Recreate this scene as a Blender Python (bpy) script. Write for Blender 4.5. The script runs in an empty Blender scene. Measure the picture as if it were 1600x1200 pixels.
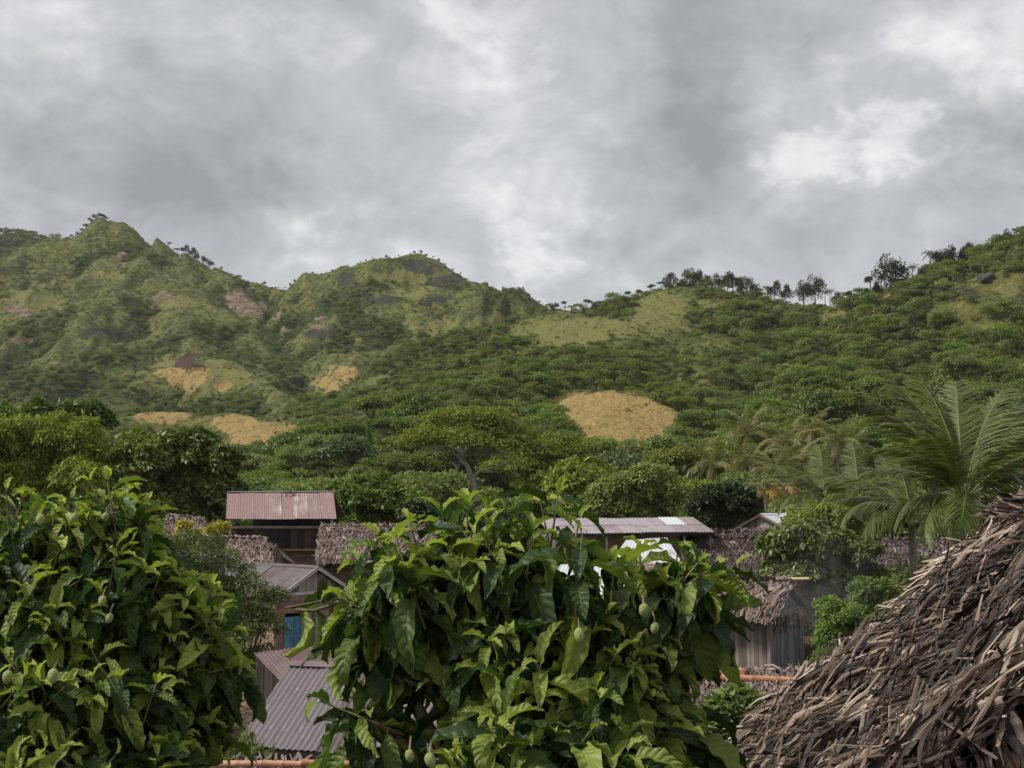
import bpy, math, random
import numpy as np
from mathutils import Vector, Matrix, Quaternion
random.seed(7)
rng = np.random.default_rng(11)
R = math.radians
scn = bpy.context.scene
col = scn.collection

# ------------------------------------------------------------------ camera, world, sun, exposure
CAM_H = 7.0
PITCH = 6.1
HAZE = 0.00007
FPX = 1778.0                     # focal length in pixels of the 1600 px wide photograph
cam_d = bpy.data.cameras.new('camera')
cam = bpy.data.objects.new('camera', cam_d); col.objects.link(cam)
cam_d.sensor_width = 36.0; cam_d.lens = 36.0 * FPX / 1600.0
cam_d.clip_start = 0.1; cam_d.clip_end = 12000
cam.location = (0, 0, CAM_H); cam.rotation_euler = (R(90 + PITCH), 0, 0)
scn.camera = cam

scn.view_settings.view_transform = 'Standard'
scn.view_settings.look = 'None'
scn.view_settings.exposure = 1.35
scn.view_settings.gamma = 1.0
scn.view_settings.use_curve_mapping = False
scn.cycles.max_bounces = 6; scn.cycles.diffuse_bounces = 3; scn.cycles.glossy_bounces = 2
scn.cycles.transmission_bounces = 3; scn.cycles.transparent_max_bounces = 4; scn.cycles.volume_bounces = 0
scn.cycles.use_denoising = True

SUN_EL, SUN_AZ = 46.0, -98.0      # azimuth from +Y, negative = to the left of the view
sun_d = bpy.data.lights.new('sun', 'SUN'); sun_d.energy = 1.5; sun_d.angle = R(11); sun_d.color = (1.0, 0.955, 0.88)
sun = bpy.data.objects.new('sun', sun_d); col.objects.link(sun)
sv = Vector((math.sin(R(SUN_AZ)) * math.cos(R(SUN_EL)), math.cos(R(SUN_AZ)) * math.cos(R(SUN_EL)), math.sin(R(SUN_EL))))
sun.rotation_euler = sv.to_track_quat('Z', 'Y').to_euler()

class N:                          # tiny node-graph helper
    def __init__(s, tree):
        s.t = tree; tree.nodes.clear()
    def n(s, typ, ins=None, **kw):
        nd = s.t.nodes.new(typ)
        for k, v in kw.items(): setattr(nd, k, v)
        if ins:
            for k, v in ins.items(): s.set(nd, k, v)
        return nd
    def set(s, nd, k, v):
        sock = nd.inputs[k]
        if isinstance(v, bpy.types.NodeSocket): s.t.links.new(v, sock)
        elif isinstance(v, bpy.types.Node): s.t.links.new(v.outputs[0], sock)
        else: sock.default_value = v
    def math(s, op, a, b=0.0, clamp=False, c=None):
        nd = s.t.nodes.new('ShaderNodeMath'); nd.operation = op; nd.use_clamp = clamp
        s.set(nd, 0, a); s.set(nd, 1, b)
        if c is not None: s.set(nd, 2, c)
        return nd.outputs[0]
    def vmath(s, op, a, b=None, out=0):
        nd = s.t.nodes.new('ShaderNodeVectorMath'); nd.operation = op
        s.set(nd, 0, a)
        if b is not None: s.set(nd, 'Scale' if op == 'SCALE' else 1, b)
        return nd.outputs[out]
    def mix(s, f, a, b, blend='MIX', clamp=False):
        nd = s.t.nodes.new('ShaderNodeMix'); nd.data_type = 'RGBA'; nd.blend_type = blend; nd.clamp_result = clamp
        s.set(nd, 0, f); s.set(nd, 6, a); s.set(nd, 7, b)
        return nd.outputs[2]
    def ramp(s, f, stops, interp='LINEAR'):
        nd = s.t.nodes.new('ShaderNodeValToRGB'); cr = nd.color_ramp; cr.interpolation = interp
        while len(cr.elements) < len(stops): cr.elements.new(0.5)
        for e, (p, c) in zip(cr.elements, stops):
            e.position = p; e.color = c if len(c) == 4 else (*c, 1)
        s.set(nd, 0, f)
        return nd.outputs[0]
    def smooth(s, v, a, b, lo=0.0, hi=1.0):
        nd = s.t.nodes.new('ShaderNodeMapRange'); nd.interpolation_type = 'SMOOTHSTEP'
        s.set(nd, 0, v); s.set(nd, 1, a); s.set(nd, 2, b); s.set(nd, 3, lo); s.set(nd, 4, hi)
        return nd.outputs[0]
    def noise(s, vec, scale, detail=4, rough=0.55, dist=0.0, out=0):
        nd = s.t.nodes.new('ShaderNodeTexNoise')
        if vec is not None: s.set(nd, 'Vector', vec)
        nd.inputs['Scale'].default_value = scale; nd.inputs['Detail'].default_value = detail
        nd.inputs['Roughness'].default_value = rough; nd.inputs['Distortion'].default_value = dist
        return nd.outputs[out]
    def attr(s, name, out='Fac'):
        nd = s.t.nodes.new('ShaderNodeAttribute'); nd.attribute_name = name
        return nd.outputs[out]

def pix_dir(u, v):
    X = (u - 800) / FPX; Y = (600 - v) / FPX; p = R(PITCH)
    return Vector((X, math.cos(p) - Y * math.sin(p), math.sin(p) + Y * math.cos(p)))
def P(u, v, D):                   # the place D metres ahead that is seen in direction (u, v)
    d = pix_dir(u, v); k = D / d.y
    return Vector((d.x * k, D, CAM_H + d.z * k))

world = bpy.data.worlds.new('World'); scn.world = world; world.use_nodes = True
w = N(world.node_tree)
tc = w.n('ShaderNodeTexCoord').outputs['Generated']
sky = w.n('ShaderNodeTexSky', sky_type='NISHITA', sun_disc=False, sun_elevation=R(SUN_EL), sun_rotation=R(SUN_AZ))
bg_sky = w.n('ShaderNodeBackground', {'Color': sky.outputs[0], 'Strength': 0.08})
sep = w.n('ShaderNodeSeparateXYZ', {0: tc})
zz = w.math('MAXIMUM', sep.outputs[2], 0.0)
den = w.math('ADD', zz, 0.22)
cx = w.math('DIVIDE', sep.outputs[0], den); cy = w.math('DIVIDE', sep.outputs[1], den)
pv = w.n('ShaderNodeCombineXYZ', {0: cx, 1: cy, 2: zz}).outputs[0]
n1 = w.noise(pv, 1.15, 3, 0.5, 0.25)
pv2 = w.n('ShaderNodeCombineXYZ', {0: w.math('MULTIPLY', sep.outputs[0], 1.0), 1: w.math('MULTIPLY', sep.outputs[1], 1.0), 2: w.math('MULTIPLY', sep.outputs[2], 1.45)}).outputs[0]
n2 = w.noise(pv2, 3.6, 9, 0.60, 0.45)
n3 = w.noise(pv2, 10.0, 8, 0.62, 0.6)
dens = w.math('ADD', w.math('MULTIPLY', n1, 0.45), w.math('ADD', w.math('MULTIPLY', n2, 0.75), w.math('MULTIPLY', n3, 0.62)))
# thinner and thicker places of the cloud deck: direction, width, amount (positive = thinner, brighter)
spots = [(1000, 40, .10, -.10), (1200, 30, .11, -.17), (1400, 35, .08, -.14), (560, 30, .09, -.12), (430, 20, .07, -.08), (700, 5, .06, -.08), (1110, 165, .036, -.14), (1090, 235, .034, -.15), (1040, 290, .038, -.13), (980, 340, .036, -.11),
         (1530, 240, .048, -.22), (1590, 255, .045, -.12), (230, 230, .07, -.12), (330, 245, .06, -.11), (120, 290, .05, -.09), (40, 250, .03, -.08), (640, 325, .036, -.13), (600, 350, .03, -.10), (740, 400, .042, -.13), (1080, 390, .06, -.11), (1230, 345, .05, -.11), (1450, 370, .09, -.11), (300, 335, .06, -.06),
         (1220, 190, .05, .16), (1280, 240, .05, .19), (1350, 280, .045, .20), (1440, 262, .03, .20), (1400, 170, .05, .15), (1530, 115, .06, .10), (1560, 30, .05, .12), (800, 85, .042, .13), (850, 115, .03, .09), (870, 370, .042, .18), (800, 380, .036, .12), (640, 385, .03, .15), (500, 345, .042, .13), (455, 320, .03, .10), (860, 470, .05, .12),
         (20, 205, .04, .10), (60, 262, .02, .10), (500, 150, .12, .04), (850, 220, .10, .05), (1000, 200, .05, .05)]
tot = None
wob = w.vmath('SCALE', w.vmath('SUBTRACT', w.noise(pv2, 5.0, 9, 0.66, 0, out=1), (0.5, 0.5, 0.5)), 0.24)
tcw = w.vmath('ADD', tc, wob)
for (u, v, s_, a_) in spots:
    d = pix_dir(u, v).normalized()
    dd = w.vmath('DISTANCE', tcw, (d.x, d.y, d.z), out=1)
    g = w.smooth(dd, 0.0, s_ * 1.9, a_, 0.0)
    tot = g if tot is None else w.math('ADD', tot, g)
val = w.math('ADD', w.math('MULTIPLY', w.math('SUBTRACT', dens, 0.91), 1.6), w.math('ADD', w.math('MULTIPLY', tot, 1.1), 0.50))
edge = w.noise(w.vmath('ADD', pv2, w.vmath('SCALE', w.noise(pv2, 5.0, 3, .5, 0, out=1), .25)), 4.6, 9, .58)
brk = w.smooth(w.math('ADD', edge, w.math('MULTIPLY', tot, .45)), .54, .66, 0.0, .17)
lump = w.smooth(w.math('SUBTRACT', edge, w.math('MULTIPLY', tot, .3)), .50, .38, 0.0, .17)
val = w.math('SUBTRACT', w.math('ADD', val, brk), lump)
ccol = w.ramp(val, [(0.0, (.128, .132, .137)), (0.28, (.178, .182, .188)), (0.50, (.222, .226, .230)), (0.75, (.305, .308, .309)), (1.0, (.375, .376, .370))])
low = w.smooth(sep.outputs[2], 0.0, -0.1)
ccol = w.mix(low, ccol, (.10, .11, .09, 1))
bg_c = w.n('ShaderNodeBackground', {'Color': ccol, 'Strength': 1.0})
mx = w.n('ShaderNodeMixShader', {0: 0.95, 1: bg_sky, 2: bg_c})
w.n('ShaderNodeOutputWorld', {0: mx})

# ------------------------------------------------------------------ helpers
def np_mesh(name, V, F, mat=None, rnd=None, uv=None, smooth=False, attrs=None):
    """V (n,3), F (m,k) same polygon size; rnd (n,), uv (n,2) per vertex"""
    V = np.asarray(V, dtype=np.float32); F = np.asarray(F, dtype=np.int32)
    me = bpy.data.meshes.new(name)
    k = F.shape[1]
    me.vertices.add(len(V)); me.vertices.foreach_set('co', V.ravel())
    me.loops.add(F.size); me.loops.foreach_set('vertex_index', F.ravel())
    me.polygons.add(len(F)); me.polygons.foreach_set('loop_start', np.arange(0, F.size, k, dtype=np.int32))
    me.update(calc_edges=True)
    if smooth: me.polygons.foreach_set('use_smooth', np.ones(len(F), dtype=bool))
    if mat is not None: me.materials.append(mat)
    if rnd is not None:
        a = me.attributes.new('rnd', 'FLOAT', 'POINT'); a.data.foreach_set('value', np.asarray(rnd, dtype=np.float32))
    if uv is not None:
        a = me.attributes.new('luv', 'FLOAT_VECTOR', 'POINT')
        uu = np.zeros((len(V), 3), dtype=np.float32); uu[:, :2] = uv
        a.data.foreach_set('vector', uu.ravel())
    if attrs:
        for n_, a_ in attrs.items():
            a = me.attributes.new(n_, 'FLOAT', 'POINT'); a.data.foreach_set('value', np.asarray(a_, dtype=np.float32))
    me.validate()
    return me

class MB:
    """collects polygons with a per-vertex random value"""
    def __init__(s): s.v = []; s.f = []; s.r = []; s.uv = []; s.anyuv = False
    def add(s, vs, fs, r=0.5, uvs=None):
        b = len(s.v); s.v += [tuple(x) for x in vs]; s.f += [tuple(i + b for i in f) for f in fs]
        s.r += ([r] * len(vs)) if not hasattr(r, '__len__') else list(r)
        s.uv += uvs if uvs else [(0, 0)] * len(vs)
    def box(s, c, size, rot=None, r=0.5):
        c = Vector(c); hx, hy, hz = [q / 2 for q in size]
        vs = [Vector((x, y, z)) for x in (-hx, hx) for y in (-hy, hy) for z in (-hz, hz)]
        if rot is not None: vs = [rot @ q for q in vs]
        s.add([q + c for q in vs], [(0, 1, 3, 2), (4, 6, 7, 5), (0, 4, 5, 1), (2, 3, 7, 6), (0, 2, 6, 4), (1, 5, 7, 3)], r)
    def beam(s, a, b, wd, th, up=(0, 0, 1), r=0.5):
        a = Vector(a); b = Vector(b); d = (b - a); L = d.length; d.normalize()
        x = d.cross(Vector(up)); x = x.normalized() if x.length > 1e-4 else Vector((1, 0, 0)); y = x.cross(d)
        s.box((a + b) / 2, (L, wd, th), Matrix((d, x, y)).transposed(), r)
    def tube(s, pts, radii, seg=7, r=0.5, cap=True):
        pts = [Vector(p) for p in pts]; vs = []; fs = []
        ref = Vector((0.31, 0.22, 0.92))
        for i, p in enumerate(pts):
            d = (pts[min(i + 1, len(pts) - 1)] - pts[max(i - 1, 0)]).normalized()
            if abs(d.dot(ref)) > 0.97: ref = Vector((1, 0.1, 0))
            x = d.cross(ref).normalized(); y = d.cross(x)
            rr = radii[i] if hasattr(radii, '__len__') else radii
            for k in range(seg):
                a = 2 * math.pi * k / seg; vs.append(p + (x * math.cos(a) + y * math.sin(a)) * rr)
        for i in range(len(pts) - 1):
            for k in range(seg):
                fs.append((i * seg + k, i * seg + (k + 1) % seg, (i + 1) * seg + (k + 1) % seg, (i + 1) * seg + k))
        if cap:
            fs.append(tuple(range(seg))); fs.append(tuple((len(pts) - 1) * seg + k for k in reversed(range(seg))))
        s.add(vs, fs, r)
    def mesh(s, name, mat, smooth=False):
        me = bpy.data.meshes.new(name); me.from_pydata(s.v, [], s.f); me.update()
        a = me.attributes.new('rnd', 'FLOAT', 'POINT'); a.data.foreach_set('value', s.r)
        if any(q != (0, 0) for q in s.uv):
            a = me.attributes.new('luv', 'FLOAT_VECTOR', 'POINT'); a.data.foreach_set('vector', np.array([(x, y, 0) for x, y in s.uv], dtype=np.float32).ravel())
        if mat is not None: me.materials.append(mat)
        if smooth: me.polygons.foreach_set('use_smooth', [True] * len(me.polygons))
        return me

ALIKE = {}
def root(name, loc, label, cat, group=None, rz=0.0):
    o = bpy.data.objects.new(name, None); col.objects.link(o); o.location = loc; o.rotation_euler = (0, 0, rz)
    o.empty_display_size = 0.2
    o['label'] = label; o['category'] = cat
    if group: o['group'] = group
    return o
def tag(o, label, cat, group=None, kind=None):
    if label: o['label'] = label
    if cat: o['category'] = cat
    if group: o['group'] = group
    if kind: o['kind'] = kind
    return o
def link(name, me, parent=None, loc=None, rot=None, scale=None, kind=None, label=None):
    o = bpy.data.objects.new(name, me); col.objects.link(o)
    if parent is not None: o.parent = parent
    if loc is not None: o.location = loc
    if rot is not None: o.rotation_euler = rot
    if scale is not None: o.scale = scale
    if kind: o['kind'] = kind
    if label: o['label'] = label
    return o
def part(name, mb, mat, parent, smooth=False, kind=None, label=None):
    """mb was built in world coordinates; the parent sits unrotated at its own location"""
    me = mb.mesh(name, mat, smooth) if isinstance(mb, MB) else mb
    top = parent
    while top.parent is not None: top = top.parent
    me.transform(Matrix.Translation(-top.location))
    return link(name, me, parent, kind=kind, label=label)

# ---- value noise in numpy
_perm = np.random.default_rng(3).random((256, 256)).astype(np.float32)
def vnoise(x, y):
    xi = np.floor(x).astype(int); yi = np.floor(y).astype(int); fx = x - xi; fy = y - yi
    fx = fx * fx * (3 - 2 * fx); fy = fy * fy * (3 - 2 * fy)
    a = _perm[xi & 255, yi & 255]; b = _perm[(xi + 1) & 255, yi & 255]; c = _perm[xi & 255, (yi + 1) & 255]; d = _perm[(xi + 1) & 255, (yi + 1) & 255]
    return (a * (1 - fx) + b * fx) * (1 - fy) + (c * (1 - fx) + d * fx) * fy
def fbm(x, y, oct=5, gain=0.5, ridged=False):
    s = 0.0; a = 1.0; t = 0.0
    for k in range(oct):
        n_ = vnoise(x * 2 ** k + 17.3 * k, y * 2 ** k - 9.1 * k)
        if ridged: n_ = 1 - np.abs(2 * n_ - 1)
        s = s + a * n_; t += a; a *= gain
    return s / t
# ------------------------------------------------------------------ materials of plants and ground
def new_mat(name):
    m = bpy.data.materials.new(name); m.use_nodes = True
    return m, N(m.node_tree)
def foliage_mat(name, dark, mid, light, rough=0.55, trans=0.25, spec=0.3, vary=0.35):
    m, g = new_mat(name)
    oi = g.n('ShaderNodeObjectInfo').outputs['Random']
    c = g.ramp(g.attr('rnd'), [(0.0, dark), (0.55, mid), (1.0, light)])
    hs = g.n('ShaderNodeHueSaturation', {'Color': c, 'Hue': g.math('ADD', 0.485, g.math('MULTIPLY', oi, 0.03)),
             'Saturation': g.math('ADD', 0.85, g.math('MULTIPLY', g.math('FRACT', g.math('MULTIPLY', oi, 7.3)), 0.25)),
             'Value': g.math('ADD', 1 - vary / 2, g.math('MULTIPLY', g.math('FRACT', g.math('MULTIPLY', oi, 13.7)), vary))}).outputs[0]
    b = g.n('ShaderNodeBsdfPrincipled', {'Base Color': hs, 'Roughness': rough, 'Specular IOR Level': spec})
    t = g.n('ShaderNodeBsdfTranslucent', {'Color': g.mix(1.0, hs, (1.25, 1.35, 0.7, 1), 'MULTIPLY')})
    mx = g.n('ShaderNodeMixShader', {0: trans, 1: b, 2: t})
    g.n('ShaderNodeOutputMaterial', {0: mx})
    return m
F_hill = foliage_mat('hill_bush_leaves', (.078, .104, .032), (.190, .225, .064), (.36, .375, .12), trans=.3, spec=.1, rough=.8, vary=.6)
F_grassy = foliage_mat('grassy_bush_leaves', (.12, .14, .04), (.22, .24, .066), (.36, .36, .11), trans=.3, spec=.1, rough=.8, vary=.5)
F_forest = foliage_mat('forest_leaves', (.072, .108, .030), (.18, .235, .060), (.35, .39, .11), trans=.3, spec=.12, rough=.75, vary=.55)
F_dark = foliage_mat('dark_mango_leaves', (.010, .020, .010), (.022, .040, .016), (.045, .072, .022), rough=.4, trans=.12, vary=.2)
F_palm = foliage_mat('palm_leaflets', (.035, .055, .016), (.085, .115, .028), (.27, .28, .085), rough=.5, trans=.28, spec=.28, vary=.3)
F_palmfar = foliage_mat('far_palm_fronds', (.07, .09, .028), (.15, .165, .05), (.34, .28, .10), rough=.5, trans=.25, vary=.3)
def bark_mat(name, c1, c2, sc=6):
    m, g = new_mat(name)
    tcn = g.n('ShaderNodeTexCoord').outputs['Object']
    st = g.n('ShaderNodeMapping', {0: tcn, 3: (1, 1, .25)}).outputs[0]
    n_ = g.noise(st, sc, 6, .65)
    c = g.mix(g.smooth(n_, .35, .65), (*c1, 1), (*c2, 1))
    bp = g.n('ShaderNodeBump', {'Height': n_, 'Strength': .5, 'Distance': .03})
    b = g.n('ShaderNodeBsdfPrincipled', {'Base Color': c, 'Roughness': .85, 'Normal': bp.outputs[0]})
    g.n('ShaderNodeOutputMaterial', {0: b}); return m
M_bark = bark_mat('brown_bark', (.09, .07, .05), (.20, .16, .12))
M_pale = bark_mat('pale_bark', (.22, .19, .15), (.42, .38, .32), 3)

# ------------------------------------------------------------------ terrain
# ridge lines: points on the crest (u, v, distance); land falls away from them at the given slope
RIDGES = [
 (.62, [(-420, 520, 1250), (-250, 470, 1200), (-100, 440, 1120), (0, 424, 1080), (60, 401, 1050), (130, 368, 1020), (168, 341, 1000), (205, 350, 995), (250, 372, 985), (300, 396, 975), (350, 420, 965), (400, 445, 955), (435, 457, 945), (466, 461, 935)]),
 (.60, [(466, 461, 935), (500, 445, 930), (545, 421, 925), (610, 419, 915), (640, 409, 905), (657, 405, 900), (690, 423, 890), (740, 453, 875), (772, 459, 865), (810, 477, 850), (845, 500, 835), (920, 560, 800)]),
 (.75, [(168, 341, 1000), (190, 366, 975), (216, 420, 925), (252, 436, 895), (290, 449, 865), (337, 484, 825), (385, 535, 770), (420, 590, 700)]),
 (.75, [(252, 436, 895), (190, 455, 870), (135, 482, 845), (68, 511, 815), (20, 545, 780), (-60, 600, 740)]),
 (.72, [(290, 449, 865), (288, 500, 800), (292, 545, 735), (337, 566, 690), (388, 592, 640), (455, 622, 590), (510, 658, 545)]),
 (.70, [(292, 545, 735), (250, 575, 690), (170, 622, 625), (70, 655, 560), (-60, 690, 500)]),
 (.75, [(60, 401, 1050), (30, 430, 1000), (-20, 470, 950), (-120, 520, 900)]),
 (.85, [(350, 420, 965), (378, 460, 900), (412, 510, 835), (440, 565, 770)]),
 (.75, [(130, 368, 1020), (100, 420, 960), (60, 470, 905), (-10, 520, 860)]),
 (.80, [(657, 405, 900), (615, 450, 860), (580, 475, 825), (545, 525, 775), (505, 585, 710)]),
 (.75, [(545, 421, 925), (512, 470, 865), (480, 520, 810)]),
 (.75, [(690, 423, 890), (700, 480, 830), (690, 520, 785), (650, 560, 720), (600, 600, 650), (545, 645, 570), (480, 700, 480)]),
 (.75, [(772, 459, 865), (775, 510, 790), (740, 560, 700)]),
 (.45, [(820, 520, 590), (835, 502, 570), (880, 488, 550), (940, 486, 530), (1000, 468, 505), (1050, 447, 480), (1100, 462, 465), (1200, 472, 455), (1300, 476, 445), (1400, 470, 435), (1450, 455, 425), (1500, 430, 415), (1560, 410, 405), (1602, 392, 400), (1720, 350, 390), (1900, 320, 380)]),
 (.45, [(820, 520, 590), (760, 560, 540), (700, 585, 470), (640, 620, 400), (560, 655, 330), (480, 705, 260), (420, 760, 200)]),
 (.42, [(1050, 447, 480), (1010, 490, 430), (960, 525, 390), (900, 560, 350), (830, 590, 310), (760, 640, 260), (700, 700, 200)]),
 (.42, [(1450, 455, 425), (1420, 510, 360), (1370, 560, 310), (1300, 620, 250), (1220, 680, 200), (1160, 730, 160)]),
 (.45, [(1602, 392, 400), (1590, 480, 330), (1570, 560, 270), (1540, 640, 220), (1500, 720, 160)]),
 (.50, [(1150, 466, 460), (1140, 530, 390), (1120, 600, 320), (1090, 670, 265)]),
 (.58, [(925, 618, 268), (965, 610, 262), (1000, 620, 256), (1040, 645, 248), (1085, 680, 238)]),
 (.50, [(965, 610, 262), (960, 660, 225), (950, 720, 190)]),
 (.48, [(310, 662, 470), (350, 653, 450), (385, 651, 440), (420, 662, 430), (470, 690, 415)]),
 (1.1, [(632, 416, 905), (645, 404, 900), (660, 401, 898), (676, 410, 893), (690, 422, 888)]),
 (.45, [(225, 655, 560), (262, 648, 545), (300, 660, 530)]),
]
FAR = [(.45, [(-500, 400, 1900), (-200, 378, 1850), (0, 376, 1800), (40, 372, 1790), (110, 380, 1780), (170, 392, 1770), (300, 480, 1750), (500, 560, 1700)])]
def ground_z(Y):
    return np.clip((np.asarray(Y, dtype=float) - 15) * .022, 0, 3.2)
def terrain_h(x, y):
    """height of the land, arrays of world x, y"""
    base = ground_z(np.hypot(x, y)) * np.where(y > 0, 1, .3)
    best = np.full(x.shape, -1e3); dist = np.full(x.shape, 1e3)
    wx = x + 22 * (fbm(x / 90, y / 90, 4) - .5) * np.clip(y / 400, 0, 1.6); wy = y + 22 * (fbm(x / 90 + 40, y / 90 + 7, 4) - .5) * np.clip(y / 400, 0, 1.6)
    for k, pts in RIDGES + FAR:
        W = [P(*q) for q in pts]
        for a, b in zip(W[:-1], W[1:]):
            ax, ay, az, bx, by, bz = a.x, a.y, a.z, b.x, b.y, b.z
            L2 = (bx - ax) ** 2 + (by - ay) ** 2
            t = np.clip(((wx - ax) * (bx - ax) + (wy - ay) * (by - ay)) / L2, 0, 1)
            d = np.hypot(wx - ax - t * (bx - ax), wy - ay - t * (by - ay))
            rr = 9.0
            h = az + t * (bz - az) - k * (np.sqrt(d * d + rr * rr) - rr)
            m = h > best
            # smooth maximum, a few metres wide
            dd = np.clip(0.5 + 0.5 * (h - best) / 10.0, 0, 1)
            new = best * (1 - dd) + h * dd - 10.0 * dd * (1 - dd) * -0.35
            dist = np.where(m, d, dist); best = np.where(best < -900, h, new)
    far = np.clip((np.hypot(x, y) - 480) / 150, 0, 1)
    g = fbm(x / 70, y / 70, 6, .52, ridged=True); g2 = fbm(x / 120 + 9, y / 150 + 3, 5, .55, ridged=True)
    amp = np.clip(dist / 60, .05, 1)
    best = best - amp * (24 - 4 * far) * (1 - g) + np.clip(dist / 50, .1, 1) * 8
    best = best - far * np.clip(dist / 40, .04, 1) * (52 * (1 - g2) - 19)
    best = best + (fbm(x / 14, y / 14, 4) - .5) * 2.2 * np.clip(best / 30, 0, 1)
    dd = np.clip(0.5 + 0.5 * (best - base) / 6.0, 0, 1)
    h = base * (1 - dd) + best * dd
    return h, dist

az1 = np.radians(np.linspace(-27.5, 27.5, 560))
az2 = np.radians(np.linspace(27.5, 332.5, 92)[1:-1])
AZ = np.concatenate([az1, az2])
RR = np.concatenate([[1.5, 4, 7], np.linspace(10, 120, 30), np.linspace(124, 700, 235), np.linspace(703.5, 1060, 100), np.linspace(1075, 2000, 48), [2300, 3000, 4500, 7000]])
A_, R_ = np.meshgrid(AZ, RR, indexing='ij')
TX = np.sin(A_) * R_; TY = np.cos(A_) * R_
TZ, TD = terrain_h(TX, TY)
behind = (np.abs(A_) > R(27.6)) & (A_ < R(332))
side = np.clip((np.minimum(A_, 2 * np.pi - A_) - R(50)) / R(30), 0, 1) * (A_ > R(28))
TZ = TZ * (1 - side) + ground_z(R_) * side
nA, nR = TX.shape
def project(x, y, z):
    p = R(PITCH); dz = z - CAM_H
    f = y * math.cos(p) + dz * math.sin(p); up = -y * math.sin(p) + dz * math.cos(p)
    f = np.maximum(f, .01)
    return 800 + FPX * x / f, 600 - FPX * up / f
def grid_h(x, y):
    """bilinear height on the land's own grid"""
    a = np.arctan2(x, y); r = np.hypot(x, y)
    ia = np.clip((a - az1[0]) / (az1[1] - az1[0]), 0, 558.999); ir = np.interp(r, RR, np.arange(nR)); ir = np.clip(ir, 0, nR - 1.001)
    i = ia.astype(int); j = ir.astype(int); fa = ia - i; fr = ir - j
    return (TZ[i, j] * (1 - fa) + TZ[i + 1, j] * fa) * (1 - fr) + (TZ[i, j + 1] * (1 - fa) + TZ[i + 1, j + 1] * fa) * fr
def H(x, y): return float(grid_h(np.array([float(x)]), np.array([float(y)]))[0])

# what grows or lies where: patches placed by where the photograph shows them on each hill
PATCH = {
 'field': [(945, 642, 84, 30, 200, 300), (1005, 664, 66, 36, 190, 290), (975, 688, 78, 26, 190, 290), (885, 658, 30, 16, 200, 300), (362, 664, 42, 14, 380, 500), (412, 680, 54, 19, 380, 500), (287, 590, 37, 16, 560, 760), (512, 600, 22, 12, 560, 760), (538, 584, 20, 13, 560, 760), (258, 652, 44, 10, 480, 620), (1250, 576, 24, 6, 250, 400), (1390, 468, 26, 6, 380, 460), (352, 606, 14, 7, 560, 760)],
 'dry': [(1030, 492, 62, 42, 380, 500), (900, 520, 120, 34, 380, 580), (700, 508, 44, 20, 700, 900), (640, 510, 22, 12, 700, 900), (770, 500, 36, 16, 700, 900), (640, 575, 40, 24, 560, 760), (605, 605, 34, 20, 500, 720), (350, 585, 60, 40, 540, 740), (270, 566, 24, 14, 600, 760), (60, 465, 60, 22, 850, 1100), (160, 430, 40, 14, 850, 1000), (280, 470, 40, 16, 780, 900), (1110, 480, 30, 8, 400, 500), (620, 430, 60, 12, 820, 930), (1580, 455, 30, 10, 250, 420), (1300, 492, 30, 16, 380, 450), (100, 640, 80, 18, 480, 700), (640, 455, 60, 14, 780, 900)],
 'scar': [(372, 466, 26, 18, 780, 960), (392, 482, 30, 14, 780, 960), (262, 422, 16, 9, 850, 960), (138, 436, 8, 6, 850, 1000), (22, 478, 22, 9, 850, 1050), (45, 484, 16, 9, 850, 1050), (427, 500, 9, 9, 780, 960), (433, 525, 9, 12, 700, 900), (385, 508, 7, 5, 700, 900), (497, 512, 22, 14, 750, 900), (236, 478, 8, 7, 700, 960), (90, 566, 9, 7, 700, 900), (35, 534, 22, 8, 700, 900), (190, 398, 14, 16, 880, 1000), (250, 462, 26, 9, 780, 900), (1450, 478, 5, 6, 300, 450)],
 'rock': [(540, 437, 18, 16, 850, 950), (655, 415, 30, 14, 850, 920), (700, 440, 34, 16, 830, 920), (745, 462, 30, 9, 820, 900), (680, 470, 24, 6, 780, 900), (505, 522, 24, 10, 740, 880), (600, 468, 40, 12, 800, 900), (1500, 462, 40, 12, 330, 430), (170, 520, 60, 8, 700, 900)],
 'plowed': [(292, 566, 17, 12, 600, 780)],
 'grove': [(440, 525, 22, 42, 600, 1000), (455, 590, 30, 36, 500, 800), (500, 645, 48, 26, 400, 700), (375, 560, 44, 22, 600, 800), (90, 605, 130, 34, 560, 800), (240, 402, 22, 14, 850, 1000), (720, 560, 80, 36, 500, 800), (560, 500, 26, 26, 700, 900), (330, 520, 50, 16, 650, 850), (200, 560, 90, 20, 600, 800), (620, 450, 60, 10, 800, 900)],
 'clear': [(1060, 470, 34, 22, 440, 500), (1555, 455, 90, 30, 250, 420), (1490, 490, 60, 20, 250, 420), (1560, 520, 70, 14, 250, 420)],
}
def masks(x, y, z):
    u, v = project(x, y, z); r = np.hypot(x, y)
    uu = u + 60 * (fbm(x / 20, y / 20, 6, .72) - .5); vv = v + 36 * (fbm(x / 20 + 31, y / 20 + 5, 6, .72) - .5)
    out = {}
    for k, L in PATCH.items():
        m = np.zeros(x.shape)
        for (pu, pv_, ru, rv, r0, r1) in L:
            q = np.hypot((uu - pu) / ru, (vv - pv_) / rv)
            m = np.maximum(m, np.clip((1.2 - q) / (.3 if k in ('field', 'plowed') else .75), 0, 1) * (r > r0) * (r < r1))
        out[k] = m
    return out
MK = masks(TX, TY, TZ)
gz_r = np.gradient(TZ, axis=1) / np.maximum(np.gradient(R_, axis=1), .01)
conc = np.clip(TD / 55, 0, 1)                       # away from crests: gullies
gn = fbm(TX / 55, TY / 55, 5)
fine = fbm(TX / 9, TY / 9, 4)
near_hill = np.clip((620 - R_) / 60, 0, 1) * (TX > -200 + 0 * TX)
u_t, v_t = project(TX, TY, TZ)
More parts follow.
